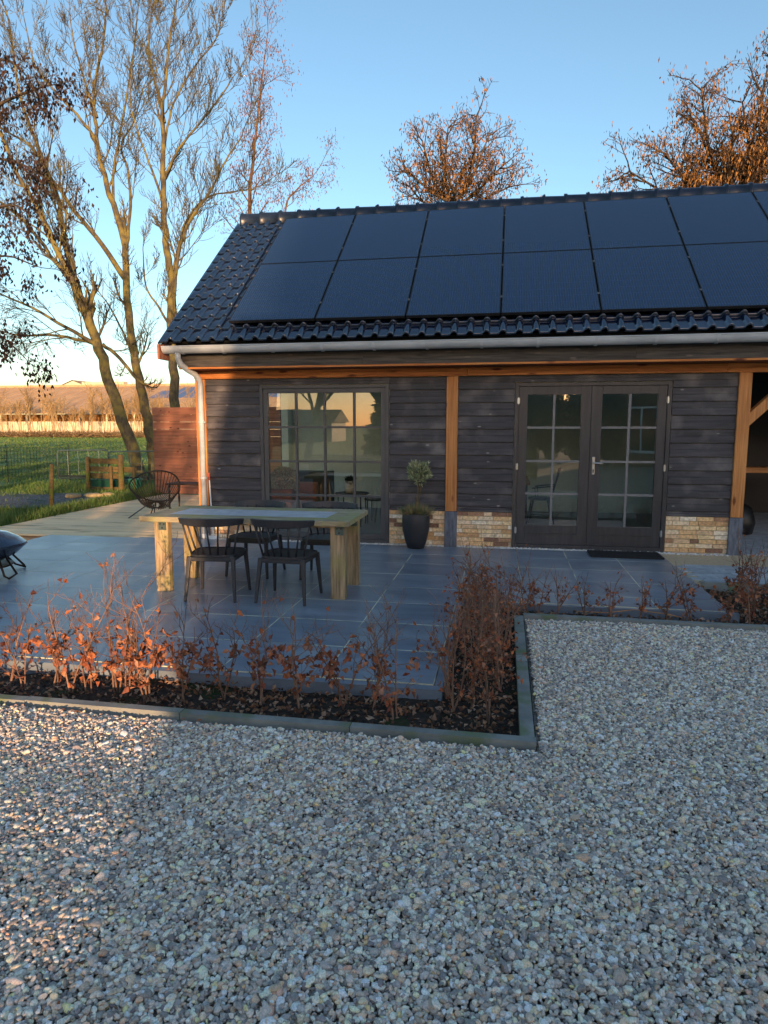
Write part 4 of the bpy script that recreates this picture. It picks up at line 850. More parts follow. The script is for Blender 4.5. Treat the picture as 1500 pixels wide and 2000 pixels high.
MB().lathe([(.14, 0), (.19, .26), (.2, .27), (.18, .27), (.13, .02), (.001, .02)], 18).build('pail', M['teal_plastic'], t, smooth=True); MB().tube([(-.19, 0, .26), (-.1, 0, .4), (.1, 0, .4), (.19, 0, .26)], .006, 6).build('handle', M['galv'], t)
# wire mesh fence
t = thing('wire_fence', 'thin dark wire mesh fence along the meadow', 'fence', (-20.5, 9.4, 0))
wm = MB()
for k in range(9): z = .08 + k * .115 ; wm.beam((0, 0, z), (7.1, .1, z), .009, .009)
for k in range(62): x = k * .115; wm.beam((x, .0, .05), (x, .0, 1.02), .008, .008)
wm.build('wire_mesh', M['wire'], t, kind='stuff')
for x in (.4, 2.6, 4.9, 7.1): MB().tube([(x, 0, -.1), (x, 0, 1.12)], .013, 6).build('post', M['wire'], t)
t = thing('metal_hurdle', 'galvanised tube hurdle with rounded corners left of the trees', 'gate', (-13.5, 9.0, .08))
MB().tube([(0, 0, 0), (0, 0, .75), (.03, 0, .83), (.1, 0, .86), (1.62, 0, .88), (1.7, 0, .85), (1.73, 0, .78), (1.73, 0, .05), (0, 0, 0)], .022, 8).build('tube_frame', M['galv'], t, smooth=True)
for x in (.35, .7, 1.05, 1.4): MB().tube([(x, 0, .02), (x, 0, .87)], .008, 6).build('bar', M['galv'], t)
for z in (.25, .5): MB().tube([(0, 0, z), (1.73, 0, z + .01)], .007, 6).build('bar', M['galv'], t)
MB().box((.85, -.03, .08), (1.6, .04, .07)).build('bottom_rail', M['wire'], t)
t2 = copy_thing(t, (-11.72, 8.9, .06), .05, 'galvanised tube hurdle behind the leaning tree trunk'); t['group'] = t2['group'] = 'metal hurdles at the meadow edge'
for k, (x, y, s, lb) in enumerate(((-10.45, 5.35, .22, 'flat sandy stone on the mud by the pen'), (-10.05, 5.55, .26, 'larger sandy stone nearest the pen'), (-9.75, 5.75, .15, 'small pale stone in the grass by the pen'))):
    m = MB().lathe([(.001, 0), (s * .9, .01), (s, .05), (s * .9, .09), (s * .5, .11), (.001, .112)], 9); m.v = [(p[0] * (1 + .2 * math.sin(p[1] * 20 + k)), p[1] * .7, p[2]) for p in m.v]
    tag(m.build('stone', M['stone'], None, (x, y, -.08)), lb, 'stone')
# grass blades near the deck and by the meadow edge
def blades(n, x0, x1, y0, y1, h0, h1, w_, zb=-.11, mask=None):
    A = np.stack([rng.uniform(x0, x1, n), rng.uniform(y0, y1, n), np.full(n, zb)], 1)
    if mask is not None: A = A[mask(A)]
    D = rng.normal(0, .45, A.shape); D[:, 2] = 1
    return A, D, rng.uniform(h0, h1, len(A)), np.full(len(A), w_)
notmud = lambda A: ~((A[:, 0] < -9.4) & (A[:, 1] > 3.6 + .5 * np.sin(A[:, 0] * 1.3)) & (A[:, 1] < 5.7 + .5 * np.sin(A[:, 0] * 1.7 + 1)) & (rng.random(len(A)) < .96))
sets = [blades(26000, -14.5, -8.36, -.2, 9, .06, .20, .012, mask=notmud), blades(9000, -9.1, -8.34, -.6, 7, .12, .30, .013), blades(22000, -22, -9, 9, 20, .06, .16, .02), blades(16000, -40, -12, 18, 42, .06, .16, .04), blades(30000, -95, -22, 40, 86, .07, .16, .09)]
link('grass', leaves_mesh('grass', np.concatenate([s[0] for s in sets]), np.concatenate([s[1] for s in sets]), np.concatenate([s[2] for s in sets]), np.concatenate([s[3] for s in sets]), M['blade'], .2), kind='stuff', label='grass blades between deck and meadow')

# ------------------------------------------------------------------ far barn
t = thing('cattle_barn', 'long low barn with cream walls and wide brown roof beyond the meadow', 'barn', (-100, 92, -.1))
W2 = 130
for k in range(26): piece('wall_panel', 'barnwall', (k * 5.0 + .05, 0, 0), (k * 5.0 + 4.95, .2, 2.55), t)
for k in range(26): piece('post', 'barnwall', (k * 5.0 - .12, -.12, 0), (k * 5.0 + .12, .12 - .13, 4.05), t)
MB().box((W2 / 2, 1.5, 3.0), (W2, 1.6, 1.5)).build('hay_stack', M['hay'], t, kind='stuff')
MB().add([(-2, -.8, 4.0), (W2, -.8, 4.0), (W2, 17, 9.35), (-2, 17, 9.35), (-2, -.8, 3.85), (W2, -.8, 3.85), (W2, 17, 9.2), (-2, 17, 9.2)], [(0, 1, 2, 3), (7, 6, 5, 4), (4, 5, 1, 0), (5, 6, 2, 1), (6, 7, 3, 2), (7, 4, 0, 3)]).build('roof', M['barnroof'], t)
rs = (9.35 - 4.0) / 17.8
for i in range(14):
    for j in range(3):
        x0 = 38 + i * 3.2; y0 = 8.2 + j * 2.5; z = 4.0 + (y0 + .8) * rs + .05
        MB().add([(x0, y0, z), (x0 + 3.1, y0, z), (x0 + 3.1, y0 + 2.4, z + 2.4 * rs), (x0, y0 + 2.4, z + 2.4 * rs), (x0, y0, z - .04), (x0 + 3.1, y0, z - .04), (x0 + 3.1, y0 + 2.4, z + 2.4 * rs - .04), (x0, y0 + 2.4, z + 2.4 * rs - .04)], [(0, 1, 2, 3), (4, 5, 1, 0), (7, 6, 5, 4), (5, 6, 2, 1), (7, 4, 0, 3), (6, 7, 3, 2)]).build('roof_panel', M['barnsolar'], t) if (j < 2 or i % 3) else None
sm_ = MB()
for i in range(66): sm_.beam((i * 2.0 - 1.5, -.8, 4.03), (i * 2.0 - 1.5, 17, 9.38), .12, .1)
sm_.build('roof_seams', M['barnroof'], t, kind='stuff')
MB().span((-2, 17, 9.0), (W2, 18.5, 9.75)).build('ridge_cap', M['barnroof'], t)
MB().span((18, 18.6, 9.0), (27, 20, 10.35)).build('ridge_vent', M['barnwall'], t)
t = thing('second_barn', 'second barn gable peeking over the long barn roof', 'barn', (-94, 125, -.9))
MB().add([(-2.4, 0, 0), (2.4, 0, 0), (2.4, 0, 11.6), (0, 0, 12.5), (-2.4, 0, 11.6), (-2.4, 40, 0), (2.4, 40, 0), (2.4, 40, 11.6), (0, 40, 12.5), (-2.4, 40, 11.6)], [(0, 1, 2, 3, 4), (9, 8, 7, 6, 5), (1, 6, 7, 2), (5, 0, 4, 9)]).build('wall', M['barnwall'], t)
MB().add([(-2.7, -.3, 11.6), (0, -.3, 12.65), (0, 40, 12.65), (-2.7, 40, 11.6)], [(0, 1, 2, 3)]).add([(2.7, -.3, 11.6), (0, -.3, 12.65), (0, 40, 12.65), (2.7, 40, 11.6)], [(3, 2, 1, 0)]).build('roof', M['barnroof'], t)
# brush at the foot of the sapling row
n = 26000; A = np.stack([rng.uniform(-110, -40, n), rng.normal(86, 1.3, n), rng.uniform(-.1, .5, n)], 1); D = rng.normal(size=A.shape); D[:, 2] = abs(D[:, 2]) * .5
link('brush_bank', leaves_mesh('brush_bank', A, D, rng.uniform(.4, 1.2, n), .07, M['straw'], .1), kind='stuff', label='dry brushwood along the far edge of the meadow')

# ------------------------------------------------------------------ trees
def at(px, py, y):
    """point on the vertical plane y seen at photograph pixel (px, py)"""
    yaw, pit = 0.17855, 0.12874
    f = Vector((-math.sin(yaw) * math.cos(pit), math.cos(yaw) * math.cos(pit), -math.sin(pit))); r = Vector((math.cos(yaw), math.sin(yaw), 0)); u = r.cross(f)
    v = f + r * ((px - 750) / 1295.96) - u * ((py - 1000) / 1295.96); return CAM + v * ((y - CAM.y) / v.y)
RV = random.Random(11)
def rvec(): return Vector((RV.gauss(0, 1), RV.gauss(0, 1), RV.gauss(0, 1)))
def grow(out, tips, p, d, L, r, lvl, maxl, wig=.22, trop=.12, nch=(6, 5, 4), ratio=.5, ang=.8, rmin=.006, n=5):
    pts = [p.copy()]; d = d.normalized(); seg = L / n; rad = [r]; r1 = max(rmin, r * .35)
    for i in range(n):
        d = (d + rvec() * wig * .6 + Vector((0, 0, trop))).normalized(); p = p + d * seg; pts.append(p.copy()); rad.append(r + (r1 - r) * (i + 1) / n)
    out.append((pts, rad, 7 if r > .05 else (5 if r > .02 else 3)))
    if lvl >= maxl: tips.append((pts[-1], d)); tips.append((pts[n // 2 + 1], d)); return
    tips.append((pts[-1], d))
    m = nch[min(lvl, len(nch) - 1)]
    for k in range(m):
        t_ = .22 + .78 * (k + RV.random()) / m; i = min(int(t_ * n), n - 1); fr_ = t_ * n - i
        q = pts[i].lerp(pts[i + 1], fr_); dd = (pts[i + 1] - pts[i]).normalized(); ax = dd.cross(rvec()).normalized()
        nd = (Matrix.Rotation(ang * RV.uniform(.6, 1.25), 3, ax) @ dd)
        grow(out, tips, q, nd, L * ratio * RV.uniform(.7, 1.25) * (1.15 - .4 * t_), max(rmin, rad[i] * .55), lvl + 1, maxl, wig, trop, nch, ratio, ang, rmin, n if lvl < 1 else 4)
def smooth_path(pts, sub=4):
    out = []
    P = [pts[0]] + pts + [pts[-1]]
    for i in range(1, len(P) - 2):
        for s in range(sub):
            t_ = s / sub; a, b, c, e = P[i - 1], P[i], P[i + 1], P[i + 2]
            out.append(.5 * ((2 * b) + (c - a) * t_ + (2 * a - 5 * b + 4 * c - e) * t_ ** 2 + (3 * b - a - 3 * c + e) * t_ ** 3))
    out.append(pts[-1]); return out
def limb(out, tips, px, dep, r0, r1, step=.42, L=1.9, first=.25, maxl=2, nch=(9, 5, 3), ang=.72, trop=.21, wig=.24, rmin=.0065, rr=.42, ratio=.5):
    """main limb through photo-measured points on planes of growing depth, then side branches"""
    r0 *= .86; r1 *= .8
    pts = [at(a, b, dep[0] + (dep[1] - dep[0]) * i / max(1, len(px) - 1)) for i, (a, b) in enumerate(px)]
    sp = smooth_path(pts); n = len(sp); rad = [r0 + (r1 - r0) * (i / (n - 1)) ** .8 for i in range(n)]
    for i in range(1, n - 1): sp[i] = sp[i] + rvec() * min(.02, rad[i] * .25)
    out.append((sp, rad, 10))
    tot = 0; nxt = None; Ls = [0]
    for i in range(1, n): Ls.append(Ls[-1] + (sp[i] - sp[i - 1]).length)
    s = Ls[-1] * first; flip = 1
    while s < Ls[-1]:
        i = max(j for j in range(n) if Ls[j] <= s); i = min(i, n - 2); q = sp[i].lerp(sp[i + 1], (s - Ls[i]) / max(1e-6, Ls[i + 1] - Ls[i]))
        dd = (sp[i + 1] - sp[i]).normalized(); ax = (dd.cross(Vector((flip, RV.uniform(-1, 1), RV.uniform(-.4, .4))))).normalized(); flip = -flip
        nd = Matrix.Rotation(ang * RV.uniform(.7, 1.3), 3, ax) @ dd; f_ = 1 - .45 * s / Ls[-1]
        grow(out, tips, q, nd, L * f_ * RV.uniform(.6, 1.2), max(rmin, min(.05, rad[i] * rr)), 0, maxl, wig, trop, nch, ratio, .8, rmin)
        s += step * RV.uniform(.6, 1.4)
    grow(out, tips, sp[-1], (sp[-1] - sp[-2]), L * .8, r1, 0, maxl, wig, trop, nch, ratio, .7, rmin)
    return sp
def finish_tree(name, label, base, out, mat, tips=None, leafmat=None, nleaf=0, leafL=.1, leafW=.03, group=None, spread=.18, hang=1.0, cat='tree', ntwig=.05):
    t = thing(name, label, cat, base, 0, group); b = Vector(base)
    big = [o for o in out if max(o[1]) >= ntwig]; small = [o for o in out if max(o[1]) < ntwig]
    for nm, ps in (('trunk', big), ('branches', small)):
        if ps: link(nm, paths_mesh(nm, [([q - b for q in p], r, k) for p, r, k in ps], M[mat]), t)
    if nleaf and tips:
        T = np.array([tuple(p - b) for p, d in tips]); i = rng.integers(0, len(T), nleaf); A = T[i] + rng.normal(0, spread, (nleaf, 3))
        D = rng.normal(0, .35, A.shape); D[:, 2] -= hang
        link('leaves', leaves_mesh('leaves', A, D, rng.uniform(.6, 1.3, nleaf) * leafL, rng.uniform(.7, 1.2, nleaf) * leafW, M[leafmat], .25), t, kind='stuff')
    return t
# A: leaning tree, left
out, tips = [], []
limb(out, tips, [(275, 945), (265, 900), (232, 800), (205, 720), (185, 655)], (10.5, 10.5), .27, .19, step=9, first=.97)
out[-1:] = []
limb(out, tips, [(188, 665), (160, 600), (128, 520), (88, 440), (40, 350), (0, 260)], (10.5, 9.2), .17, .05)
limb(out, tips, [(185, 655), (150, 560), (125, 470), (110, 380), (75, 290), (40, 190), (20, 60)], (10.5, 11.5), .15, .035)
limb(out, tips, [(150, 565), (100, 500), (45, 430), (-20, 380)], (10.5, 12), .10, .04)
limb(out, tips, [(190, 675), (130, 640), (60, 600), (-10, 570)], (10.5, 9.0), .085, .025, trop=.03, first=.15)
limb(out, tips, [(180, 670), (110, 655), (40, 655), (-20, 640)], (10.5, 11.5), .07, .02, trop=-.02, first=.15)
limb(out, tips, [(200, 672), (235, 700), (262, 735)], (10.5, 10.9), .07, .06, step=.9, L=1.1)
finish_tree('bare_tree', 'thick leaning bare tree, leftmost trunk behind the cord chair', at(275, 940, 10.5), out, 'bark')
# B: middle tree
out, tips = [], []
limb(out, tips, [(300, 945), (298, 880), (285, 800), (272, 740), (258, 660), (247, 560), (245, 480)], (11.3, 11.5), .23, .13, step=1.5, first=.5, L=1.5)
limb(out, tips, [(245, 480), (222, 400), (198, 320), (187, 250), (184, 180), (198, 100), (208, 20)], (11.5, 12), .13, .03, step=.45)
limb(out, tips, [(245, 545), (200, 480), (145, 410), (95, 340), (60, 285), (0, 250)], (11.5, 10.4), .11, .03, step=.45)
limb(out, tips, [(196, 315), (180, 262), (150, 225), (110, 180), (70, 130), (50, 50)], (11.7, 11), .07, .02, step=.45)
limb(out, tips, [(247, 480), (254, 400), (250, 330), (236, 285), (262, 235), (280, 170)], (11.5, 12.5), .07, .02, step=.5)
limb(out, tips, [(275, 745), (262, 700), (240, 650), (215, 600)], (11.4, 12.5), .08, .03, step=.6)
limb(out, tips, [(222, 400), (222, 330), (235, 260), (250, 170), (262, 90), (270, 10)], (11.7, 11.2), .06, .02, step=.45)
limb(out, tips, [(190, 230), (160, 140), (140, 60), (135, -10)], (11.7, 12), .05, .015, step=.45)
finish_tree('bare_tree', 'tall bare tree with burr at fork, trunk just left of the wooden screen', at(300, 940, 11.3), out, 'bark')
# C: tree rising behind the screen
out, tips = [], []
limb(out, tips, [(341, 960), (341, 820), (338, 740), (335, 650), (335, 560), (325, 490), (320, 420), (318, 340), (320, 270)], (9.5, 9.8), .20, .08, step=1.2, first=.45, L=1.5)
limb(out, tips, [(320, 275), (318, 210), (325, 150), (330, 80), (342, 20), (350, -40)], (9.8, 10), .07, .02, step=.4)
limb(out, tips, [(337, 640), (341, 560), (352, 480), (378, 420), (410, 375), (440, 315), (470, 270)], (9.7, 8.9), .085, .02, step=.42)
limb(out, tips, [(338, 590), (346, 510), (360, 440), (400, 388), (450, 375), (490, 370)], (9.7, 10.8), .06, .018, step=.45)
limb(out, tips, [(318, 385), (326, 340), (350, 290), (390, 240), (430, 190), (455, 150)], (9.8, 9.2), .06, .018, step=.42)
limb(out, tips, [(322, 450), (316, 395), (296, 330), (270, 260), (255, 200), (258, 130)], (9.8, 10.5), .055, .018, step=.45)
limb(out, tips, [(319, 320), (324, 265), (340, 200), (380, 130), (420, 80), (432, 40)], (9.8, 10.5), .05, .016, step=.42)
limb(out, tips, [(333, 640), (310, 600), (285, 560), (280, 500)], (9.7, 9.2), .05, .02, step=.6, L=1.1)
limb(out, tips, [(322, 240), (300, 150), (290, 80), (300, 0)], (9.8, 10.3), .045, .016, step=.42)
finish_tree('bare_tree', 'straight bare tree rising behind the wooden screen', at(341, 960, 9.5), out, 'bark')
# D: slender russet tree behind the roof's left end
out, tips = [], []
limb(out, tips, [(487, 900), (487, 600), (487, 415), (493, 320), (502, 240), (512, 150), (520, 90)], (16, 16), .13, .02, step=.36, first=.50, L=1.7, trop=.1, nch=(5, 3, 2))
limb(out, tips, [(555, 900), (556, 500), (558, 405), (580, 370), (610, 345)], (17, 17), .08, .02, step=.4, first=.60, L=1.7, trop=.06, nch=(5, 3, 2))
finish_tree('russet_tree', 'slender tree with russet dry leaves above the roof left corner', at(487, 880, 16), out, 'bark_red', tips, 'leaf_red', 4200, .11, .035, spread=.16)
# E: round brown tree behind the ridge
def round_tree(base_px, dep, crown, n0, nleaf, label, L=2.0, lean=0, step=0, fork=0.0, leafmat='leaf_brown', LL=.13):
    out, tips = [], []; b = at(base_px[0], base_px[1], dep); b.z = -.1
    top = at(base_px[0], base_px[1], dep); p = top; r0 = .17
    out.append(([Vector((b.x, b.y, b.z)), Vector((b.x, b.y, top.z * .5)), top], [.24, .2, r0], 10))
    for (px, py, dd, rr) in crown:
        e = at(px, py, dep + dd); m = p.lerp(e, .5) + Vector((RV.uniform(-.3, .3), RV.uniform(-.3, .3), -.25))
        sp = smooth_path([p, m, e], 5); n = len(sp); out.append((sp, [rr + (.02 - rr) * i / (n - 1) for i in range(n)], 7))
        for i in range(2, n):
            for k in range(n0):
                dd_ = (sp[i] - sp[i - 1]).normalized(); ax = dd_.cross(rvec()).normalized(); nd = Matrix.Rotation(RV.uniform(.4, 1.1), 3, ax) @ dd_
                grow(out, tips, sp[i], nd, L * RV.uniform(.5, 1.0), .022, 1, 3, .28, .02, (5, 4, 3), .5, .8, .006, 4)
    return finish_tree('brown_tree', label, b, out, 'bark_dark', tips, leafmat, nleaf, LL, .04, spread=.13)
round_tree((888, 400), 13, [(790, 330, 0, .07), (825, 275, -.5, .08), (875, 250, .5, .08), (930, 228, 0, .06), (955, 265, .8, .07), (985, 320, -.6, .07), (800, 365, .6, .05), (860, 310, -1, .06), (925, 300, 1, .06), (995, 365, .3, .05)], 2, 4600,
           'rounded tree with hanging brown leaves above the middle of the roof', L=.95)
round_tree((1445, 400), 11, [(1230, 335, 0, .06), (1300, 300, -.6, .08), (1360, 240, .4, .08), (1370, 175, 0, .06), (1450, 200, .8, .09), (1500, 130, 0, .08), (1560, 250, .5, .08), (1500, 300, -.8, .08), (1400, 320, .6, .07), (1330, 345, -.5, .05), (1430, 270, -1, .07), (1560, 60, 0, .08), (1490, 230, 0, .08)], 2, 9500,
           'wide tree with orange-brown leaves above the roof at right', L=1.1)
# G: dark-leaved tree whose branches reach in from the left
out, tips = [], []
tp = Vector((-11.6, 1.2, -.1)); out.append((smooth_path([tp, tp + Vector((.1, 0, 3)), tp + Vector((.15, 0, 6.5)), tp + Vector((.3, 0, 9.5))], 4), [.22 - .014 * i for i in range(13)], 10))
for (pts, r) in (([(-160, 330), (-60, 240), (30, 190), (85, 170)], .06), ([(-160, 200), (-60, 120), (20, 120), (60, 160)], .05), ([(-160, 420), (-60, 420), (20, 400), (60, 420)], .04), ([(-160, 560), (-60, 520), (10, 500), (70, 520)], .04), ([(-160, 640), (-80, 640), (-10, 650), (40, 690)], .03), ([(-160, 250), (-40, 300), (40, 320), (90, 350)], .045)):
    q0 = at(pts[0][0], pts[0][1], 1.2); zt = max(1.6, q0.z - 1.3); a0 = tp + Vector((.12, 0, zt + .1)); out.append((smooth_path([a0, a0.lerp(q0, .5) + Vector((0, 0, -.12)), q0], 5), [r * (1.35 - .06 * i) for i in range(11)], 7))
    limb(out, tips, pts, (1.2, 1.2), r, .012, step=.22, first=.2, L=.75, maxl=2, nch=(4, 3), trop=-.06, rmin=.004)
finish_tree('dark_leaved_tree', 'tree with dark wine-brown leaf clusters reaching in from the left edge', (-11.6, 1.2, -.1), out, 'bark_dark', tips, 'leaf_dark', 3700, .085, .045, spread=.10, ntwig=.04)
# sapling row before the barn
sap_x = [-104, -100.5, -97, -93.5, -91.8, -88, -85.4, -82.6, -80.9, -78.2, -75.5, -72.2, -71, -68.4, -66, -64.6, -62, -59.5, -58.2, -55.6, -53.2, -50.8, -48] + [-103, -98.8, -95.2, -90, -86.7, -84, -79.5, -76.8, -73.8, -69.6, -67.2, -63.3, -60.7, -56.9, -54.4]
protos = []
for k in range(4):
    out, tips = [], []
    for s in range(3 + k % 2):
        b0 = Vector((RV.uniform(-.5, .5), RV.uniform(-.3, .3), 0)); d0 = Vector((RV.uniform(-.16, .16), RV.uniform(-.1, .1), 1))
        Ls = RV.uniform(4.5, 7.6); grow(out, tips, b0, d0, Ls, .055, 2, 2, .09, .10, (3,), .3, .6, .02, 8)
        tr_ = out[-1][0]
        for q in range(9):
            i = 4 + RV.randrange(4); grow(out, tips, tr_[i].copy(), (tr_[i] - tr_[i - 1]).normalized() + rvec() * .45, Ls * RV.uniform(.15, .32), .026, 1, 2, .2, .15, (7, 6), .5, .6, .017, 4)
    protos.append(link('branches', paths_mesh('branches', out, M['bark_gold'])).data)
for o in [o for o in COL.objects if o.name.startswith('branches') and o.parent is None]: bpy.data.objects.remove(o)
for k, x in enumerate(sap_x):
    place = 'leftmost sapling' if k == 0 else ('rightmost sapling' if k == len(sap_x) - 1 else 'thin golden sapling')
    t = thing('sapling', 'thin golden bare sapling in the row before the far barn', 'tree', (x, 88 + RV.uniform(-1, 1), -.1), 0, 'golden saplings in a row before the far barn')
    s_ = RV.uniform(.8, 1.15); link('stems', protos[k % 4], t, (0, 0, 0), (0, 0, RV.uniform(0, 6)), (s_, s_, s_))

# ------------------------------------------------------------------ hedge plants in the beds
def hedge_plant(px=None, pos=None, h=.6, nl=60, stems=2, label=None, group=None, leafz=(.06, .30), tw=5, lw=.05):
    b = Vector(pos); out, tips = [], []
    t = thing('beech_sapling', label, 'hedge plant', b, RV.uniform(0, 6), group)
    anch = []
    for s in range(stems):
        p = Vector((RV.uniform(-.02, .02), RV.uniform(-.02, .02), 0)); d = Vector((RV.uniform(-.22, .22), RV.uniform(-.22, .22), 1)); L = h * RV.uniform(.75, 1.1); n = 8
        pts = [p.copy()]; rad = [.0065]; d.normalize()
        for i in range(n):
            d = (d + rvec() * .11 + Vector((0, 0, .10))).normalized(); p = p + d * L / n; pts.append(p.copy()); rad.append(.0065 - .005 * (i + 1) / n)
        out.append((pts, rad, 6))
        for k in range(tw):
            i = 1 + (k * (n - 2)) // tw; q = pts[i].lerp(pts[i + 1], RV.random()); nd = Vector((RV.gauss(0, .6), RV.gauss(0, .6), RV.uniform(.4, 1.2)))
            o2 = []; grow(o2, tips, q, nd, L * RV.uniform(.2, .42), .0032, 1, 2, .3, .06, (4, 4), .5, .7, .0013, 5); out += o2
            for (pp, rr_, kk) in o2:
                for q in pp[1:]:
                    anch.append(q)
        for q in pts[1:]: anch.append(q)
    anch = np.array([tuple(a) for a in anch]); lo = anch[(anch[:, 2] > leafz[0]) & (anch[:, 2] < leafz[1] * 1.1)]
    if len(lo) < 3: lo = anch
    n1 = int(nl * .88); A = np.concatenate([lo[rng.integers(0, len(lo), n1)], anch[rng.integers(0, len(anch), nl - n1)]]) + rng.normal(0, .012, (nl, 3)); A[:, 2] = np.maximum(A[:, 2], .01)
    D = rng.normal(0, .7, A.shape); D[:, 2] -= .45
    link('twigs', paths_mesh('twigs', out, M['beechstem']), t)
    link('leaves', leaves_mesh('leaves', A, D, rng.uniform(.55, 1.1, nl) * lw, rng.uniform(.4, .65, nl) * lw, M['beechleaf'], .45), t, kind='stuff')
    return t
front = [(-3.42, .52, 26), (-3.28, .55, 40), (-3.13, .5, 8), (-2.93, .62, 62), (-2.76, .7, 66), (-2.66, .62, 46), (-2.50, .72, 80), (-2.44, .6, 40), (-2.30, .66, 84), (-2.22, .55, 50), (-1.98, .55, 70), (-1.76, .6, 76), (-1.48, .62, 60), (-1.22, .58, 92), (-.96, .66, 74), (-.76, .55, 34), (-.60, .6, 60)]
words = ['first', 'second', 'third', 'fourth', 'fifth', 'sixth', 'seventh', 'eighth', 'ninth', 'tenth', 'eleventh', 'twelfth', 'thirteenth', 'fourteenth', 'fifteenth', 'sixteenth', 'last']
for k, (x, h, nl) in enumerate(front):
    lean = 'nearly leafless twiggy' if nl < 12 else ('sparse-leaved' if nl < 45 else 'copper-leaved')
    hedge_plant(pos=(x, -5.50 + RV.uniform(-.09, .09), -.08), h=h * 1.14, nl=int(nl * 1.15), lw=.06, leafz=(.07, .36), stems=2 + (k % 3 == 0), group='beech saplings in the front bed', tw=6,
                label='%s beech sapling, %s from the left in the front bed' % (lean, words[k]) if k < 16 else '%s beech sapling at the right end of the front bed row' % lean)
for k in range(25):
    y = -5.55 + 2.6 * ((k + .5) / 25); 
    hedge_plant(pos=(-.12 + RV.uniform(-.22, .2), y, -.08), h=RV.uniform(.36, .86), nl=int(RV.uniform(30, 85)), stems=2 + k % 2, tw=4, leafz=(.03, .42), lw=.045,
                label='twiggy beech sapling in the crowded bed between patio and kerb', group='beech saplings in the crowded middle bed')
back = [(.22, .5, 40), (.34, .55, 50), (.52, .6, 22), (.76, .42, 18), (.98, .5, 40), (1.22, .42, 36), (1.46, .5, 36), (1.68, .62, 70), (1.98, .5, 50), (2.16, .55, 60)]
for k, (x, h, nl) in enumerate(back):
    hedge_plant(pos=(x, -3.17 + RV.uniform(-.05, .05), -.08), h=h, nl=nl, stems=2, tw=5, group='beech saplings in the bed before the doors',
                label='%s beech sapling, %s from the left in the bed before the glass doors' % ('sparse-leaved' if nl < 30 else 'copper-leaved', words[k]))
for k, (x, y, h, nl) in enumerate([(2.32, -2.75, .66, 90), (2.48, -2.9, .6, 40), (2.62, -2.6, .5, 60), (2.36, -2.25, .72, 110), (2.55, -2.1, .6, 60), (2.5, -3.15, .5, 50)]):
    hedge_plant(pos=(x, y, -.08), h=h, nl=nl, stems=3, tw=5, group='beech saplings in the corner bed', label=('bushy', 'slim', 'low', 'tallest', 'broad', 'short')[k] + ' beech sapling ' + ('nearest the last tile of the patio', 'in the middle of the corner bed', 'close to the pale paving edge', 'with thickest leaves at the back of the corner bed', 'behind the others near the paving blocks', 'at the kerb corner below the paving')[k])
# stray twig across the back bed and tuft of green weeds
tag(MB().tube([(.7, -3.12, -.02), (.95, -3.2, .0), (1.2, -3.12, .02), (1.5, -3.16, .0), (1.62, -3.1, -.04)], .004, 5).build('fallen_twig', M['rawwood']), 'thin pale fallen twig lying along the bed before the doors', 'twig')
A = rng.normal(0, .035, (160, 3)); A[:, 2] = 0; D = rng.normal(0, .5, A.shape); D[:, 2] = .7
tag(link('weed_tuft', leaves_mesh('weed_tuft', A, D, .04, .014, M['blade']), None, (1.42, -3.28, -.075)), 'small green weed tuft by the kerb under the glass doors', 'weed')

# ------------------------------------------------------------------ behind the photographer: mirrored house and trees, unseen things added for shade and reflections
t = thing('farmhouse', 'brick farmhouse with white windows mirrored in the glass doors', 'house', (4.68, -20.5, 0))
fh = MB().span((0, -3, -.1), (16, 0, 3.8)); fh.add([(0, -3, 3.8), (0, 0, 3.8), (0, -1.5, 5.55), (16, -3, 3.8), (16, 0, 3.8), (16, -1.5, 5.55)], [(0, 1, 2), (3, 5, 4)]); fh.build('wall', M['farbrick'], t)
fr_ = MB()
for s in (0, 1):
    ya = .25 if s else -3.25; fr_.add([(-.2, ya, 3.42), (16.3, ya, 3.42), (16.3, -1.5, 5.8), (-.2, -1.5, 5.8), (-.2, ya, 3.3), (16.3, ya, 3.3), (16.3, -1.5, 5.65), (-.2, -1.5, 5.65)], [(0, 1, 2, 3), (7, 6, 5, 4), (4, 5, 1, 0), (0, 3, 7, 4), (1, 5, 6, 2)])
fr_.build('roof', M['fartile'], t)
for x in (.45, 2.15, 5.6, 8.4, 11.4):
    wn = MB(); x0, x1, z0, z1 = x, x + 1.25, .5, 3.2
    wn = frame_rect(x0, x1, z0, z1, .12, .12, .12, .12, .0, .09).span((x0 + .12, .01, 2.4), (x1 - .12, .08, 2.48)).span((x0 + .54, .01, z0 + .12), (x0 + .61, .079, 2.4)).build('window', M['white'], t)
    piece('pane', 'darkglass', (x0 + .12, .01, z0 + .12), (x1 - .12, .03, z1 - .12), wn)
MB().span((9.3, -1.9, 5), (10.0, -1.2, 6.6)).build('chimney', M['farbrick'], t)
def yard_tree(x, y, h, label, seed):
    out, tips = [], []; RV.seed(seed); b = Vector((x, y, 0))
    grow(out, tips, Vector((x, y, -.1)), Vector((RV.uniform(-.1, .1), 0, 1)), h, h * .026, 0, 3, .10, .06, (16, 7, 4), .42, .8, .012, 8)
    finish_tree('yard_tree', label, (x, y, 0), out, 'bark_dark', group='bare trees mirrored in the window')
for k, (x, y, h) in enumerate([(-3.0, -24, 9), (-6.5, -27, 10), (-9.5, -22, 8), (-17, -24, 9), (-13, -26, 10)]): yard_tree(x, y, h, 'bare yard tree added behind the photographer to dapple the sun, ' + ('straight behind the rail fence', 'left of the dark conifer', 'nearest the left end of the rail fence', 'at the far left of the yard edge', 'farthest left of the yard')[k], 50 + k)
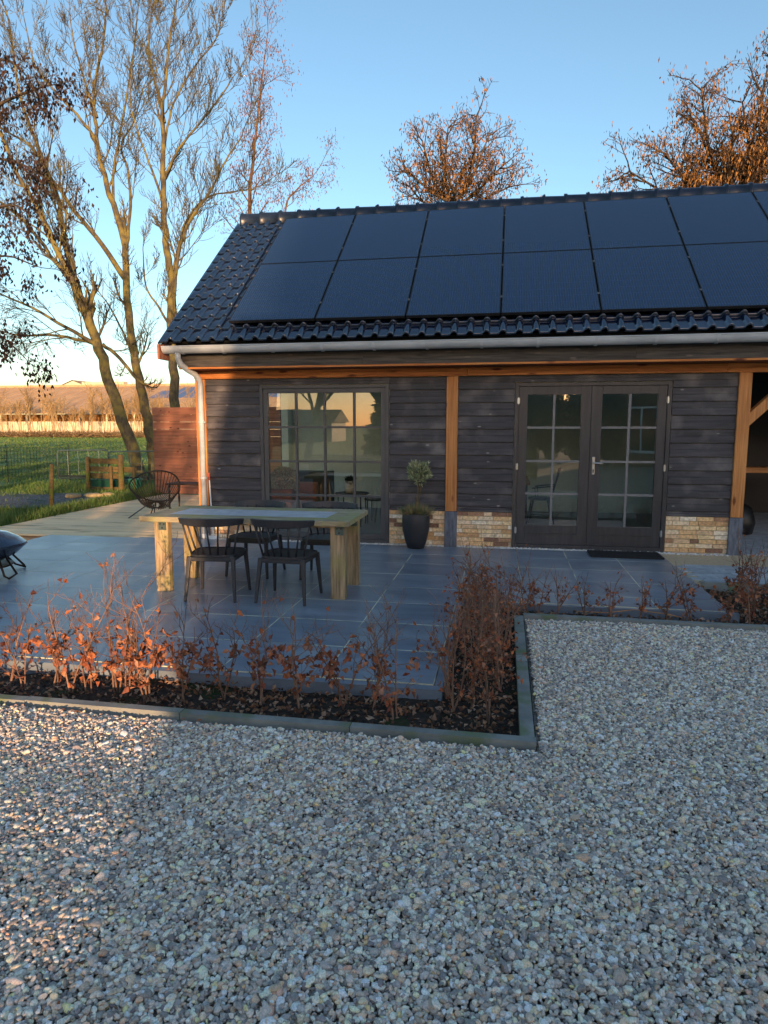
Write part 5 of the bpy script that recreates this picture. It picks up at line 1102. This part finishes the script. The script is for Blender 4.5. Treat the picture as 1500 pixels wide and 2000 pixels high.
for k, (x, y, h, r) in enumerate([(-5.2, -22.5, 5.0, 1.2), (-16.5, -30, 9, 2.4)]):
    n = 9000; zz = rng.uniform(0, 1, n) ** 1.2; th = rng.uniform(0, 2 * PI, n); rr = r * (1 - zz) * rng.uniform(.5, 1, n) * (1 + .2 * np.sin(zz * 60)); A = np.stack([rr * np.cos(th), rr * np.sin(th), .5 + zz * h], 1)
    D = A * np.array([1, 1, 0]) + rng.normal(0, .4, A.shape); D[:, 2] -= .3
    t = thing('conifer', ['dark conifer mirrored in the right edge of the big window', 'farther dark conifer behind the yard trees'][k], 'tree', (x, y, 0))
    MB().tube([(0, 0, -.1), (0, 0, h)], [.18, .03], 8).build('trunk', M['bark_dark'], t); link('crown', leaves_mesh('crown', A, D, .45, .16, M['conifer'], .2), t, kind='stuff')
t = thing('shed', 'low dark shed mirrored behind the trees in the big window', 'shed', (-34, -70, -.8))
MB().span((0, 0, -.1), (15, 7, 3.0)).build('wall', M['clad'], t); MB().add([(-.4, 7.4, 2.9), (15.4, 7.4, 2.9), (15.4, 3.5, 4.4), (-.4, 3.5, 4.4), (-.4, -.4, 2.9), (15.4, -.4, 2.9)], [(0, 1, 2, 3), (3, 2, 5, 4), (0, 3, 4), (1, 5, 2)]).build('roof', M['fartile'], t)
t = thing('shade_barn', 'tall narrow unseen barn added far behind the yard to shade the roof', 'barn', (27.9, -83, 0))  # unseen, added to keep the low sun off the house roof
MB().span((0, 0, -.2), (40, 6, 13.6)).build('wall', M['farbrick'], t)
MB().add([(-.1, 6.4, 13.4), (40.5, 6.4, 13.4), (40.5, 3, 17.0), (-.1, 3, 17.0), (-.1, -.4, 13.4), (40.5, -.4, 13.4)], [(0, 1, 2, 3), (3, 2, 5, 4), (0, 3, 4), (1, 5, 2)]).build('roof', M['fartile'], t)
t = thing('shadow_fence', 'low slatted wooden fence added behind the photographer to streak the sunlight', 'fence', (-6.5, -12.5, 0))  # unseen, added; slat gaps spaced to lay light streaks on the gravel
for k in range(6): MB().box((k * 1.5, 0, .3), (.06, .06, .76)).build('post', M['fencewood'], t)
for z, h in ((.1, .18), (.27, .13), (.41, .13), (.497, .03), (.555, .036), (.622, .037), (.690, .037)): MB().box((3.75, .045, z), (7.6, .02, h)).build('slat', M['fencewood'], t)

for k, x in enumerate((1.4, 2.4, 3.5)):  # bushes added to block the bright sky mirrored in the left door
    n = 3500; A = rng.normal(size=(n, 3)); A /= np.linalg.norm(A, axis=1, keepdims=True); A = A * rng.uniform(.5, 1, (n, 1)) * np.array([.75, .8, 1.8]) + np.array([0, 0, 1.8])
    t = thing('added_bush', 'added dark evergreen bush behind the yard, ' + ('farthest from the farmhouse', 'between two others', 'nearest the farmhouse')[k], 'bush', (x, -26, 0), 0, 'evergreen bushes added to darken the left door reflection')
    MB().tube([(0, 0, -.1), (0, 0, 3)], [.15, .05], 8).build('trunk', M['bark_dark'], t); link('crown', leaves_mesh('crown', A, rng.normal(size=A.shape), .22, .12, M['conifer'], .2), t, kind='stuff')

t = thing('added_corner_bush', 'dark evergreen bush added at the farmhouse corner', 'bush', (4.3, -20.2, 0))  # added to block the sky glow mirrored in the right door
n = 2600; A = rng.normal(size=(n, 3)); A /= np.linalg.norm(A, axis=1, keepdims=True); A = A * rng.uniform(.5, 1, (n, 1)) * np.array([.6, .5, 1.65]) + np.array([0, 0, 1.65])
MB().tube([(0, 0, -.1), (0, 0, 2)], [.08, .04], 8).build('trunk', M['bark_dark'], t); link('crown', leaves_mesh('crown', A, rng.normal(size=A.shape), .2, .1, M['conifer'], .2), t, kind='stuff')
for k, (x, y, h) in enumerate([(1.0, -17.5, 5.5), (5.6, -31, 9), (2.4, -28, 8)]): yard_tree(x, y, h, 'bare yard tree added behind the photographer to dapple the sun, ' + ('small one in front of the farmhouse', 'tall one behind the farmhouse', 'one beside the evergreen bushes')[k], 80 + k)  # extra trees added so their twigs break up the sunlight
